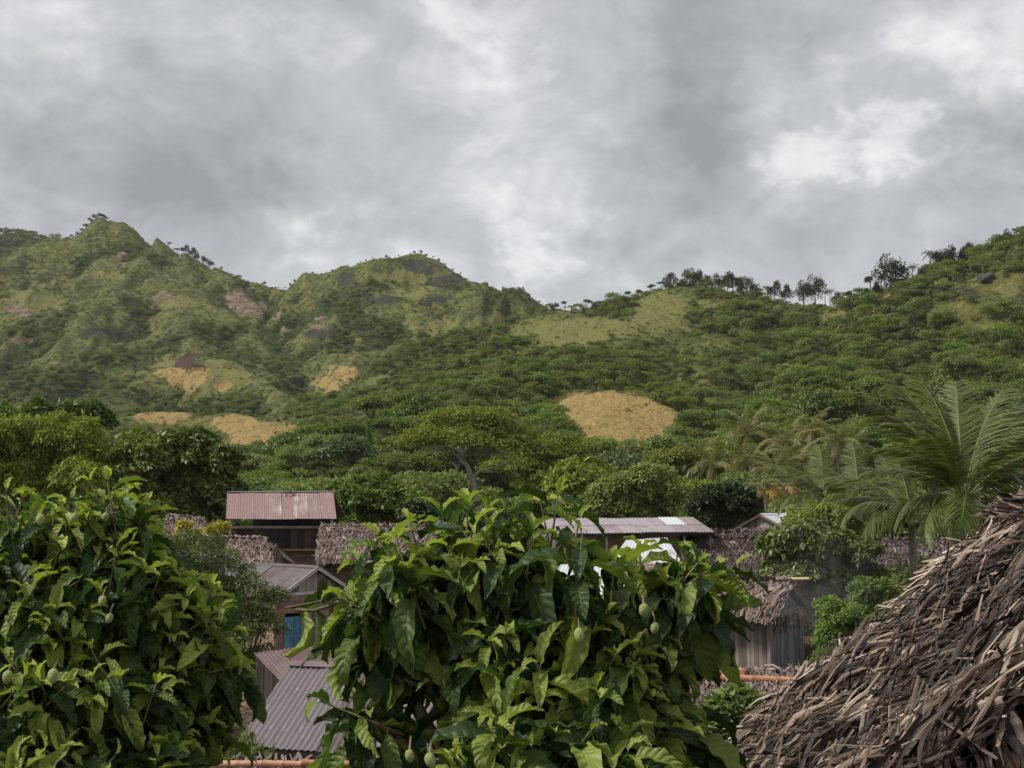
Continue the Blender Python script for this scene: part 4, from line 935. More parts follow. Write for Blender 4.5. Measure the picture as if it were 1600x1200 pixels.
px_tree('creeper_covered_bush', 'pale yellow-green creeper mound over the top of the cacao tree', 39, [(1246, 816, 26), (1280, 808, 28), (1316, 818, 28), (1345, 832, 22)], 9000, .12, F_lime, 11, cat='bush', tr=.05)
px_tree('bright_green_bush', 'bright lime green feathery bush beside the bamboo shed', 27, [(1300, 950, 26), (1326, 966, 30), (1348, 985, 26), (1296, 992, 30), (1322, 1010, 34), (1290, 1030, 26)], 17000, .075, foliage_mat('lime_leaves', (.10, .15, .045), (.22, .29, .09), (.42, .48, .18), trans=.35, vary=.1), 12, cat='bush', tr=.04, shell=.5)
px_tree('green_bush', 'dark green bush at the left foot of the bamboo shed', 25, [(1100, 1000, 26), (1085, 1025, 28), (1118, 1030, 22), (1070, 990, 20)], 8000, .09, F_gloss, 13, cat='bush', tr=.04)
px_tree('green_bush', 'leafy bush at the foot of the cacao tree by the grey wall', 34, [(1352, 930, 26), (1380, 922, 20), (1340, 950, 22)], 5000, .15, F_mango, 14, cat='bush', tr=.04)
px_tree('croton_shrub', 'small yellow shrub left of the tall red-roofed house', 46, [(286, 826, 14), (306, 838, 12), (330, 832, 14), (345, 826, 12)], 2600, .14, foliage_mat('yellow_leaves', (.20, .20, .03), (.45, .42, .06), (.65, .58, .12), vary=.1), 15, cat='shrub', tr=.04)
px_tree('low_green_bush', 'low bush of broad leaves under the thatch edge, beside the orange bamboo', 12, [(1130, 1110, 28), (1150, 1140, 34), (1110, 1150, 34), (1165, 1100, 22)], 2600, .12, F_mango, 16, cat='bush', tr=.03)

# wide spreading tree with the pale forked trunk
def spreading(label, Y, tiers, n, mat, seed, trunk, branches, leaf=.36):
    q = random.Random(seed); cl = []
    for (u, v, ru, rv, m) in tiers:
        for k in range(m):
            a = q.random() * 6.283; s = math.sqrt(q.random()); uu = u + ru * s * math.cos(a); dd = ru * s * math.sin(a) / FPX * Y * .8
            c = P(uu, v + rv * (1 - math.sqrt(max(0, 1 - s * s * .85))) * 1.6, Y + dd); rr = q.uniform(.75, 1.4) * 1.15
            cl.append((c.x, c.y, c.z, rr * 1.25, rr * 1.25, rr * .5))
    t0 = P(*trunk[0], Y); g0 = H(t0.x, Y); rt = root('spreading_tree', (t0.x, Y, g0), label, 'tree')
    V_, F_, r_ = crown(n, cl, leaf, seed, shell=.7, droop=.2); part('crown', np_mesh('crown', V_, F_, mat, r_), None, rt)
    pts = [Vector((t0.x + .3, Y, g0 - .3))] + [P(*p, Y) for p in trunk]; mb = MB(); mb.tube(pts, list(np.linspace(.42, .17, len(pts))), 9); part('trunk', mb, M_pale, rt, smooth=True)
    for br in branches:
        mb = MB(); pts = [P(u, v, Y + (i * dy_)) for i, (u, v, dy_) in enumerate(br)]; mb.tube(pts, list(np.linspace(.2, .05, len(pts))), 7); part('branch', mb, M_pale, rt, smooth=True)
    mb = MB()
    for c in cl[::2]:
        e = Vector(c[:3]); s = min([pts[-1]] + [P(*trunk[-1], Y)], key=lambda p: (p - e).length); mb.tube([s, lerp(s, e, .5) + Vector((0, 0, -.5)), e], [.07, .05, .02], 4)
    part('twigs', mb, M_pale, rt, kind='stuff')
spreading('tall spreading olive-green tree with pale forked trunk above the middle fruit tree', 112,
          [(735, 645, 60, 14, 32), (735, 664, 104, 34, 60), (680, 688, 50, 8, 16), (810, 688, 60, 8, 20)], 15000, F_olive, 51,
          [(752, 802), (744, 775), (738, 748), (730, 728), (722, 712)],
          [[(738, 746, 0), (750, 736, -.6), (772, 731, -.5), (790, 724, -.4), (808, 718, -.4)], [(726, 718, 0), (712, 706, .5), (706, 690, .6), (700, 678, .5)], [(722, 712, 0), (734, 698, -.4), (740, 684, -.5)], [(730, 728, 0), (716, 716, -.8), (704, 700, -.6)]])
spreading('broad brownish-green spreading tree right of the pale-trunked one', 124,
          [(860, 688, 60, 16, 30), (830, 720, 60, 14, 24), (890, 724, 60, 14, 26), (870, 750, 70, 12, 24)], 19000, F_olive, 52,
          [(862, 800), (850, 775), (838, 760), (830, 748)], [[(838, 760, 0), (855, 752, -.5), (872, 744, -.5), (884, 742, -.3)], [(830, 748, 0), (822, 736, -.4), (818, 726, -.3)]])

# forest trees on the lower slopes that can be told apart
forest = []
for k in range(5):
    flat = k < 3
    cl = clumpset(18 if flat else 14, 4.6 if flat else 3.6, 1.7 if flat else 4.0, 5.0 if flat else 2.4, 1.5, 200 + k, flat=.62 if flat else 1.0)
    mat = [F_forest, F_forest, F_olive, F_gloss, F_mango][k]
    forest.append((obj_mesh_crown('crown', 3400, cl, .50, mat, 210 + k, shell=.72), None)); mb = MB()
    mb.tube([(0, 0, -1.5), (.2, 0, 2), (.1, .1, 4.6)], [.28, .22, .14], 7)
    for c in cl[:8]: mb.tube([(.1, .1, 3.0), ((c[0]) * .5, c[1] * .5, lerp(3.6, c[2], .6)), c[:3]], [.13, .09, .03], 5)
    forest[k] = (forest[k][0], mb.mesh('trunk', M_bark if k != 1 else M_pale, True))
q = random.Random(77); nF = 0; placed = []
FKIND = ['dark flat-topped tree in the woods below the hills', 'pale-trunked flat-topped tree in the woods below the hills', 'olive flat-topped tree in the woods below the hills', 'rounded dark green tree in the woods below the hills', 'rounded fresh green tree in the woods below the hills']
for att in range(2600):
    u = q.uniform(-40, 1640); Y = 96 + 150 * q.random() ** 1.2
    x = (u - 800) / FPX * Y; z = H(x, Y); s = q.uniform(.75, 1.25)
    uu, vv = project(x, Y, z + 4 * s)
    if any((x - a) ** 2 + (Y - b) ** 2 < (3.6 * (s + c)) ** 2 for a, b, c in placed): continue
    if abs(uu - 965) < 120 and 175 < Y and 575 < vv: continue
    if Y < 122 and 640 < u < 860: continue
    if 1080 < u < 1420 and 130 < Y < 185: continue
    placed.append((x, Y, s)); k = q.choice([0, 0, 0, 1, 2, 3, 3, 4])
    zn = next(t_ for lim, t_ in ((300, 'beyond the left fruit tree'), (520, 'behind the tall red-roofed house'), (660, 'left of the pale-trunked tree'), (900, 'above the middle fruit tree'), (1080, 'below the orange field'), (1310, 'around the distant palms'), (9999, 'behind the large coconut palm')) if u < lim)
    lb = ('small ' if s < .9 else 'big ' if s > 1.1 else '') + FKIND[k].split(' in ')[0] + (', front row ' if Y < 125 else ', mid row ' if Y < 175 else ', upslope ') + zn
    rt = root('forest_tree', (x, Y, z), lb, 'tree', 'forest trees: ' + lb, rz=q.uniform(0, 6.28)); rt.scale = (s, s, s * q.uniform(.85, 1.15))
    link('crown', forest[k][0], rt); link('trunk', forest[k][1], rt); nF += 1
    if nF >= 170: break
print('forest trees', nF)

# ------------------------------------------------------------------ palms
frond_me = []
def make_frond(L, droop, nl, seed, mat, lw=.035, ll=.26, hang=.55):
    q = np.random.default_rng(seed); t = np.linspace(.0, 1, 14); ang = 0 - droop * t ** 1.5; ds = L / 13
    px_ = np.concatenate([[0], np.cumsum(np.cos(ang[1:]) * ds)]); pz = np.concatenate([[0], np.cumsum(np.sin(ang[1:]) * ds)])
    tl = np.linspace(.14, .995, nl); X = np.interp(tl, t, px_); Z = np.interp(tl, t, pz); A_l = np.interp(tl, t, ang)
    dirv = np.stack([np.cos(A_l), 0 * A_l, np.sin(A_l)], -1); Vs = []; Fs = []; Rs = []; nb = 0
    for s in (-1, 1):
        D0 = unit(dirv * .75 + np.array([0, s, 0]) + q.normal(size=(nl, 3)) * .10 + np.array([0, 0, -.15]))
        l_ = L * ll * (np.sin(np.pi * np.clip(tl * .86 + .10, 0, 1)) ** .55) * (.85 + .3 * q.random(nl)); W_ = np.full(nl, lw)
        nrm = unit(np.cross(D0, dirv) * (-s) + np.array([0, 0, .5])); S_ = unit(np.cross(D0, nrm)); p0 = np.stack([X, 0 * X, Z], -1)
        h1 = hang * (.7 + .6 * q.random(nl))[:, None]; p1 = p0 + D0 * l_[:, None] * .5 - np.array([0, 0, 1]) * l_[:, None] * h1 * .15; p2 = p0 + D0 * l_[:, None] * .92 - np.array([0, 0, 1]) * l_[:, None] * h1 * .62
        w = W_[:, None]
        V_ = np.stack([p0 - S_ * w * .35, p0 + S_ * w * .35, p1 - S_ * w * .5 , p1 + S_ * w * .5, p2 - S_ * w * .08, p2 + S_ * w * .08], 1).reshape(-1, 3)
        b_ = (np.arange(nl) * 6)[:, None, None]; F_ = (b_ + np.array([[0, 1, 3, 2], [2, 3, 5, 4]])[None]).reshape(-1, 4)
        Vs.append(V_); Fs.append(F_ + nb); nb += len(V_); Rs.append(np.repeat(np.clip(.35 + .35 * q.random(nl), 0, 1), 6) + np.tile([0, 0, .08, .08, .2, .2], nl))
    mb = MB(); mb.tube([(x_, 0, z_ - .01) for x_, z_ in zip(px_, pz)], list(np.linspace(.045, .008, 14) * (L / 4.5)), 5, .95, cap=False)
    Vs.append(np.array(mb.v)); Fs.append(np.array(mb.f) + nb); Rs.append(np.array(mb.r))
    return np_mesh('frond', np.concatenate(Vs), np.concatenate(Fs), mat, np.concatenate(Rs))
FR = [make_frond(4.9, .55, 84, 1, F_palm, lw=.055), make_frond(4.6, 1.15, 82, 2, F_palm, lw=.055), make_frond(4.3, 1.75, 78, 3, F_palm, lw=.055, hang=.9), make_frond(3.4, .5, 60, 4, F_palm, lw=.05)]
FRD = [make_frond(3.2, 1.5, 26, 5, F_palmfar, lw=.07, hang=.9), make_frond(3.3, 1.0, 26, 6, F_palmfar, lw=.07), make_frond(3.0, 2.0, 24, 7, F_palmfar, lw=.07, hang=1.2)]
F_dry = foliage_mat('dry_orange_fronds', (.22, .12, .04), (.38, .23, .08), (.52, .35, .15), vary=.2)
FRDRY = make_frond(2.8, 2.2, 24, 8, F_dry, lw=.07, hang=1.2)
def palm(label, u, v, Y, fr, tr=.14, scale=1.0, group=None, dry=0, near=True, base=None, name='coconut_palm', seed=0):
    c = P(u, v, Y); g0 = H(c.x, Y) if Y > 86 else float(ground_z(Y)); g0 = min(g0, c.z - 1.5)
    rt = root(name, (c.x, Y, g0), label, 'palm', group); q = random.Random(seed)
    lx = q.uniform(-.25, .25); n = 9; pts = [(c.x + lx * (1 - (i / n)) ** 2, Y, lerp(g0 - .3, c.z, i / n)) for i in range(n + 1)]
    mb = MB(); pr = []; rr = []
    for i in range(n):
        for f_ in (0, .5): pr.append(lerp(Vector(pts[i]), Vector(pts[i + 1]), f_)); rr.append(tr * (1.25 - .4 * i / n) * (1.06 if f_ == 0 else .97))
    pr.append(Vector(pts[-1])); rr.append(tr * .8); mb.tube(pr, rr, 8); part('trunk', mb, M_pale, rt, smooth=True)
    for (az, elv, me, s) in fr:
        m = Matrix.Rotation(R(az), 4, 'Z') @ Matrix.Rotation(-R(elv), 4, 'Y') @ Matrix.Rotation(R(q.uniform(-14, 14)), 4, 'X')
        o = link('frond', me, rt); o.matrix_local = Matrix.Translation(c - rt.location) @ m @ Matrix.Diagonal((s * scale, s * scale, s * scale, 1))
    if near:
        mb = MB()
        for k in range(7):
            a = k * .9; p = c + Vector((math.cos(a) * .2, math.sin(a) * .2, -.25)); mb.tube([p + Vector((0, 0, .14)), p + Vector((0, 0, .08)), p, p - Vector((0, 0, .1)), p - Vector((0, 0, .15))], [.03, .10, .125, .09, .02], 7, .2)
        part('coconuts', mb, F_gloss, rt, smooth=True, kind='stuff')
    return rt
# azimuth 0 = to the right (+x), 90 = away, 180 = left, 270 = toward the camera
big = [(112, 82, FR[0], 1.05), (172, 62, FR[0], 1.1), (75, 78, FR[0], 1.05), (150, 76, FR[0], 1.05), (35, 70, FR[0], 1.05), (20, 62, FR[0], 1.05), (188, 56, FR[1], .92), (340, 50, FR[1], 1.05), (0, 36, FR[1], 1.0), (225, 60, FR[1], .95), (300, 62, FR[1], .95),
       (150, 44, FR[1], .85), (45, 40, FR[1], 1.0), (180, 24, FR[2], .72), (205, 8, FR[2], .7), (350, 14, FR[2], .9), (330, 28, FR[2], .95), (120, 22, FR[2], .9), (255, 25, FR[2], .85), (280, 6, FR[2], .8), (30, 6, FR[2], .9), (92, 50, FR[1], 1.0)]
palm('large coconut palm with upswept fronds beside the right thatched roof', 1506, 782, 33.5, big, .17, .80, seed=1)
mid2 = [(185, 34, FR[2], .85), (165, 52, FR[1], .85), (215, 20, FR[2], .8), (0, 44, FR[1], .8), (340, 28, FR[2], .8), (90, 70, FR[3], .9), (250, 40, FR[2], .75), (130, 35, FR[1], .8), (40, 30, FR[2], .8), (195, 8, FR[2], .8), (300, 15, FR[2], .75)]
palm('young coconut palm with arching fronds left of the large palm', 1424, 806, 38.5, mid2, .13, .86, seed=2)
mid3 = [(178, 50, FR[1], .9), (150, 62, FR[1], .9), (80, 72, FR[0], .9), (10, 60, FR[1], .9), (350, 40, FR[2], .9), (190, 24, FR[2], .9), (230, 40, FR[2], .8), (310, 40, FR[2], .8), (120, 45, FR[1], .8), (40, 40, FR[1], .85), (0, 14, FR[2], .85), (205, 6, FR[2], .8)]
palm('coconut palm with yellowish fronds behind the creeper mound', 1288, 776, 52, mid3, .14, .66, seed=3)
palm('coconut palm with tall middle fronds left of the young palm', 1342, 778, 50, mid3[::-1], .14, .68, seed=4)
palm('pale green coconut palm between the large and the young palm', 1392, 780, 58, mid3, .14, .62, seed=9)
farp = lambda q: [(i * 137.5 + q.uniform(-15, 15), 78 - i * 5.6 + q.uniform(-5, 5), FRD[1] if i < 6 else FRD[0] if i < 13 else FRD[2], q.uniform(.9, 1.1)) for i in range(18)] + [(q.uniform(0, 360), -30, FRDRY, .9) for _ in range(3)]
PL = {1168: 'left one of the three tall coconut palms', 1194: 'middle one of the three tall coconut palms', 1228: 'palm with a clear pale trunk', 1268: 'higher palm right of the clear-trunked one', 1308: 'dark slender palm left of the large palm', 1364: 'lone high palm beside the large palm fronds', 1112: 'low palm beside the orange field', 1140: 'second low palm from the orange field', 1172: 'low palm under the three tall ones', 1212: 'low palm at the foot of the clear trunk', 1296: 'small palm far up among bushes', 1240: 'short palm right of the clear trunk', 1402: 'palm glimpsed left of the upswept fronds', 1090: 'palm nearest the orange field', 1330: 'palm between the dark and the high one'}
q = random.Random(5)
for (u, v, Y) in [(1168, 678, 150), (1194, 684, 152), (1228, 692, 146), (1268, 674, 158), (1308, 690, 150), (1364, 632, 190), (1112, 726, 140), (1140, 730, 142), (1172, 724, 138), (1212, 736, 132), (1296, 640, 200), (1240, 730, 134), (1402, 664, 175), (1090, 722, 150), (1330, 700, 160)]:
    palm(PL[u] + ', at the foot of the right hill', u, v, Y, farp(q), .18, 1.3, 'distant coconut palms below the right hill', near=False, seed=int(u))
for (u, v, Y) in [(1196, 768, 88), (1226, 762, 88)]:
    palm('small palm with hanging orange dry fronds above the dark tree', u, v, Y, [(i * 72, 20, FRDRY, .9) for i in range(5)] + [(i * 90 + 20, 50, FRD[0], .9) for i in range(4)], .12, .8, 'small orange-fronded palms', near=False, seed=int(u))

# ------------------------------------------------------------------ trees standing on the crests
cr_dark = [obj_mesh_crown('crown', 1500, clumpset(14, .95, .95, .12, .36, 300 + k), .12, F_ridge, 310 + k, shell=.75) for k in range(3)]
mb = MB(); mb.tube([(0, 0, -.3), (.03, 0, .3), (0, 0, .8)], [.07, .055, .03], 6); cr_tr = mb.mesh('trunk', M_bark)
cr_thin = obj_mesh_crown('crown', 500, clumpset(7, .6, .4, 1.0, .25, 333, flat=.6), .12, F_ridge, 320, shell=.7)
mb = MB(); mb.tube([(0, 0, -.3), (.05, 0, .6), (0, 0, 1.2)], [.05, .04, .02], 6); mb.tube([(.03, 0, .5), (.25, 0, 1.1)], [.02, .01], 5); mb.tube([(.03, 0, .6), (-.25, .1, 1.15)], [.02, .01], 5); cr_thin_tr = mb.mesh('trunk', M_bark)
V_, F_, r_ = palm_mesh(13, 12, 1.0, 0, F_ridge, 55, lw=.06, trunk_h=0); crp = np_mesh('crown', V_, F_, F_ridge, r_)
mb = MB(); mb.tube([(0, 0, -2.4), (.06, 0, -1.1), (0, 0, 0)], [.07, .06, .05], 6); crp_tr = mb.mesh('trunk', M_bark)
CG = {}; LMK = [(165, 'the left peak'), (290, 'the clump'), (466, 'the mountain saddle'), (657, 'the rocky summit'), (845, 'the dip'), (1050, 'the knoll'), (1225, 'the tree pair'), (1300, 'the crest dip'), (1400, 'the largest domed tree'), (1553, 'the boulder')]
def crest(u, r0, r1):
    a = math.atan2((u - 800) / FPX / 1.0, 1.0); rs = np.linspace(r0, r1, 160); x = np.sin(a) * rs; y = np.cos(a) * rs; z = grid_h(x, y)
    k = int(np.argmax((z - CAM_H) / rs)); return x[k], y[k], z[k], rs[k]
def crest_tree(u, hpx, kind, label, group, r0=380, r1=560, wpx=None, back=0):
    x, y, z, r = crest(u, r0, r1); k_ = 1.35 if r < 560 else .72; h = hpx * k_ / FPX * r; w = (wpx or hpx) * (1.15 if r < 560 else .72) / FPX * r; i = int(u) % 3
    rt = root('crest_palm' if kind == 'palm' else 'crest_tree', (x, y, z - .2), label, 'palm' if kind == 'palm' else 'tree', group, rz=u)
    if group:
        k0 = CG.setdefault(group, [0]); k0[0] += 1; near_ = min(LMK, key=lambda t_: abs(t_[0] - u)); rt['label'] = label + (', just left of ' if u < near_[0] - 4 else ', just right of ' if u > near_[0] + 4 else ', at ') + near_[1]
    if kind == 'palm':
        s = h / 3.3; 
        for me in (crp, crp_tr): o = link(me.name.split('.')[0], me, rt, loc=(0, 0, 2.4 * s), scale=(s, s, s))
    elif kind == 'thin':
        for me in (cr_thin, cr_thin_tr): link(me.name.split('.')[0], me, rt, scale=(w / 1.3, w / 1.3, h / 1.6))
    else:
        for me in (cr_dark[i], cr_tr): link(me.name.split('.')[0], me, rt, scale=(w / 2.1, w / 2.1, h / 1.3))
G = 'dark round trees along the right crest'
for (u, hp, wp) in [(1400, 42, 52)]: crest_tree(u, hp, 'dark', 'largest dark domed tree on the right crest, isolated among palms', None, wpx=wp)
for (u, hp, wp) in [(1150, 32, 30), (1172, 26, 26), (1128, 26, 26), (1216, 26, 22), (1234, 24, 20), (1262, 28, 30), (1280, 34, 32), (1316, 18, 18), (1378, 20, 16), (1098, 24, 24), (1360, 16, 14), (1082, 20, 22), (1110, 20, 20), (1452, 18, 20), (1340, 12, 14)]:
    crest_tree(u, hp, 'dark', 'dark round tree in the crest row', G, wpx=wp)
crest_tree(1052, 18, 'dark', 'lone umbrella-shaped tree on the knoll left of the crest row', None, wpx=24)
for (u, hp) in [(1187, 24), (1202, 22), (1296, 22), (1304, 25), (1350, 20), (1326, 20), (1386, 30), (1436, 30), (1162, 30), (1142, 30), (1180, 20), (1112, 22), (1465, 36), (1090, 22)]: crest_tree(u, hp, 'palm', 'small dark palm against the sky', 'palms along the right crest')
for (u, hp) in [(1368, 30), (1336, 18), (1475, 26), (1550, 14)]: crest_tree(u, hp, 'thin', 'thin bare-limbed tree on the right crest', 'thin trees on the right crest', wpx=hp * .6, r0=340)
for (u, hp) in [(1484, 26), (1500, 28), (1515, 20), (1525, 24), (1576, 18), (1589, 20), (1540, 9), (1560, 8), (1598, 10)]: crest_tree(u, hp, 'dark', 'tree on the steep right rise', 'trees on the steep right rise', r0=340, r1=480)
for (u, hp) in [(870, 9), (884, 12), (900, 10), (918, 16), (932, 11), (948, 13), (966, 12), (985, 14), (1000, 12), (1020, 14), (1036, 12), (857, 10)]: crest_tree(u, hp, 'dark' if hp % 2 else 'thin', 'small bushy tree on the sloping shoulder', 'small trees on the sloping shoulder', r0=440, r1=640)
for (u, hp) in [(268, 14), (280, 20), (292, 22), (300, 16), (310, 18), (320, 18), (254, 12)]: crest_tree(u, hp, 'thin' if u in (254, 268) else 'dark', 'dark tree in the clump right of the left peak', 'clump right of the left peak', r0=880, r1=1100, wpx=hp * 1.1)
for (u, hp) in [(114, 9), (120, 11), (127, 12), (134, 12), (141, 12), (147, 10), (152, 8), (107, 8), (98, 8)]: crest_tree(u, hp, 'dark', 'dark tree in the thicket left of the left peak', 'thicket left of the left peak', r0=880, r1=1150, wpx=hp * 1.2)
for (u, hp) in [(407, 10), (448, 9), (455, 8), (338, 8), (366, 7), (600, 9), (620, 7), (578, 6), (440, 7), (430, 6)]: crest_tree(u, hp, 'dark' if hp > 7 else 'thin', 'tiny tree on the mountain skyline', 'tiny trees on the mountain skyline', r0=840, r1=1100, wpx=hp * .9)
for (u, hp) in [(645, 8), (655, 9), (664, 8), (674, 7), (684, 8), (706, 6), (718, 7), (730, 6), (745, 5)]: crest_tree(u, hp, 'dark' if hp > 7 else 'thin', 'small tree on the rocky middle summit', 'trees on the rocky middle summit', r0=820, r1=960, wpx=hp * 1.1)
# dark boulder high on the right hill
def rock(label, u, v, Y, ru, rv, seed):
    q = np.random.default_rng(seed); a = math.atan2((u - 800) / FPX, 1.0); rs = np.linspace(Y - 90, Y + 60, 300); x = np.sin(a) * rs; y = np.cos(a) * rs; z = grid_h(x, y); uu, vv = project(x, y, z); k = int(np.argmin(np.abs(vv - v)))
    c = Vector((x[k], y[k], z[k])); r_ = rs[k]; import bmesh
    bm = bmesh.new(); bmesh.ops.create_icosphere(bm, subdivisions=4, radius=1)
    for vt in bm.verts:
        p = vt.co; n_ = .28 * math.sin(p.x * 4.1 + seed) * math.cos(p.z * 3.3) + .12 * math.sin(p.y * 9 + p.x * 8); vt.co = Vector((p.x * (1 + n_), p.y * (1 + n_) * .8, p.z * (1 + n_ * .6)))
        vt.co = Vector((vt.co.x * ru / FPX * r_, vt.co.y * ru / FPX * r_, vt.co.z * rv / FPX * r_))
    me = bpy.data.meshes.new('boulder'); bm.to_mesh(me); bm.free(); me.materials.append(M_rock); me.polygons.foreach_set('use_smooth', [True] * len(me.polygons))
    o = link('boulder', me, loc=c); tag(o, label, 'boulder')
m_, g = new_mat('dark_rock'); geo = g.n('ShaderNodeNewGeometry').outputs['Position']; nn = g.noise(geo, .8, 8, .65)
g.n('ShaderNodeOutputMaterial', {0: g.n('ShaderNodeBsdfPrincipled', {'Base Color': g.ramp(nn, [(.3, (.03, .026, .03)), (.6, (.09, .075, .08)), (.8, (.17, .14, .14))]), 'Roughness': .9, 'Normal': g.n('ShaderNodeBump', {'Height': nn, 'Strength': 1.0, 'Distance': .6}).outputs[0]})}); M_rock = m_
rock('dark smooth boulder on the grassy upper right slope', 1553, 436, 400, 13, 9, 3)
rock('dark rock outcrop left of the rocky middle summit', 541, 437, 905, 15, 12, 5)
# ------------------------------------------------------------------ yard plants between the huts
q = random.Random(21)
yard = [(60, 960, 26, 3), (150, 930, 30, 3), (220, 900, 33, 3), (250, 860, 40, 2), (470, 905, 46, 1), (640, 905, 46, 1), (760, 850, 48, 2), (700, 930, 34, 2), (1060, 960, 29, 2), (1105, 905, 42, 2),
        (1150, 925, 40, 2), (1400, 880, 41, 3), (1440, 905, 37, 3), (1480, 900, 35, 3), (1530, 880, 36, 3), (1580, 860, 38, 3), (1400, 940, 33, 2), (1450, 960, 30, 2), (1500, 930, 31, 3), (1560, 820, 46, 3), (1600, 800, 48, 3), (1380, 985, 29, 2), (1280, 1060, 23, 2), (1230, 870, 50, 3),
        (330, 1120, 20, 2), (260, 1060, 22, 2), (820, 1000, 27, 2), (920, 960, 30, 2), (680, 1010, 27, 2), (1340, 900, 50, 3), (1460, 850, 52, 4), (1540, 840, 55, 4), (1420, 830, 60, 4), (1500, 800, 62, 4), (1590, 790, 60, 4), (20, 850, 50, 4), (120, 840, 52, 4), (200, 830, 52, 4), (440, 830, 62, 3), (700, 850, 58, 3), (800, 840, 62, 3), (630, 840, 62, 3), (1330, 780, 66, 4), (1250, 800, 64, 3), (1400, 760, 74, 4), (1480, 770, 78, 4), (1560, 760, 76, 4), (1220, 790, 78, 4), (520, 850, 60, 3)]
YM = []
for k in range(4): YM.append(obj_mesh_crown('foliage', 4200, clumpset(12, .85, .9, .25, .36, 400 + k) + [(0, 0, .45, .75, .75, .45)], .10, [F_gloss, F_mango, F_citrus, F_darkt][k], 410 + k, shell=.7))
mb = MB()
for k in range(4): a = k * 1.6; mb.tube([(0, 0, -.3), (math.cos(a) * .12, math.sin(a) * .12, .3), (math.cos(a) * .4, math.sin(a) * .4, .8)], [.035, .028, .01], 5)
YS = mb.mesh('stem', M_bark)
desc = ['glossy', 'fresh green', 'small-leaved olive', 'dark']
near = ['between the huts', 'behind the huts']
YL = {}
for i, (u, v, Y, rr) in enumerate(yard):
    c = P(u, v, Y); g0 = float(ground_z(Y)); h = max(c.z - g0, 1.2); k = (i * 7) % 4
    lab = '%s rounded bush %s' % (desc[k], next(t_ for lim, t_ in ((250, 'behind the left fruit tree'), (480, 'beside the blue-shuttered house'), (1000, 'behind the middle fruit tree'), (1260, 'near the bamboo shed'), (1480, 'beside the young coconut palm'), (9999, 'around the large coconut palm')) if u < lim) + (', close to the huts' if Y < 45 else ', beyond the roofs'))
    YL.setdefault(lab, []).append(1); m_ = len(YL[lab]); lab2 = lab if m_ == 1 else lab.replace('rounded', ('lower', 'wider', 'spreading', 'smaller')[m_ - 2])
    rt = root('yard_bush', (c.x, Y, g0), lab2, 'bush', 'yard bushes', rz=q.uniform(0, 6))
    w_ = rr * .62; rt.scale = (w_, w_, h / 1.25); link('foliage', YM[k], rt); link('stem', YS, rt)

# ------------------------------------------------------------------ the two fruit trees in front
m, g = new_mat('noni_leaf'); uv = g.attr('luv', 'Vector'); sx = g.n('ShaderNodeSeparateXYZ', {0: uv}); au = g.math('ABSOLUTE', sx.outputs[0]); vv_ = sx.outputs[1]
fr_ = g.math('FRACT', g.math('SUBTRACT', g.math('MULTIPLY', vv_, 7.5), g.math('MULTIPLY', au, 1.25)))
tri = g.math('ABSOLUTE', g.math('SUBTRACT', fr_, .5)); side = g.smooth(tri, .44, .5); midr = g.smooth(au, .085, .03); vein = g.math('MAXIMUM', g.math('MULTIPLY', side, .55), midr)
oi = g.n('ShaderNodeObjectInfo').outputs['Random']; geo = g.n('ShaderNodeNewGeometry')
nz = g.noise(geo.outputs['Position'], 9, 4, .6)
rn = g.math('ADD', g.attr('rnd'), g.math('ADD', g.math('MULTIPLY', g.math('SUBTRACT', oi, .5), .10), g.math('MULTIPLY', g.math('SUBTRACT', nz, .5), .22)))
c = g.ramp(rn, [(0, (.022, .044, .016)), (.35, (.052, .096, .024)), (.65, (.14, .20, .038)), (1, (.37, .43, .09))])
c = g.mix(g.math('MULTIPLY', vein, .6), c, g.mix(.5, c, (.36, .44, .16, 1)))
c = g.mix(g.smooth(g.noise(geo.outputs['Position'], 60, 3, .7), .70, .78, 0, .5), c, (.16, .11, .05, 1))
hgt = g.math('SUBTRACT', g.math('SINE', g.math('MULTIPLY', fr_, 3.1416)), g.math('MULTIPLY', midr, .8))
bp = g.n('ShaderNodeBump', {'Height': hgt, 'Strength': .75, 'Distance': .006})
b = g.n('ShaderNodeBsdfPrincipled', {'Base Color': c, 'Roughness': .48, 'Specular IOR Level': .32, 'Normal': bp.outputs[0]})
t = g.n('ShaderNodeBsdfTranslucent', {'Color': g.mix(1.0, c, (1.5, 1.7, .6, 1), 'MULTIPLY')})
g.n('ShaderNodeOutputMaterial', {0: g.n('ShaderNodeMixShader', {0: .30, 1: b, 2: t})}); M_noni = m
M_twig = bark_mat('green_brown_twig', (.12, .11, .05), (.26, .22, .12), 20)
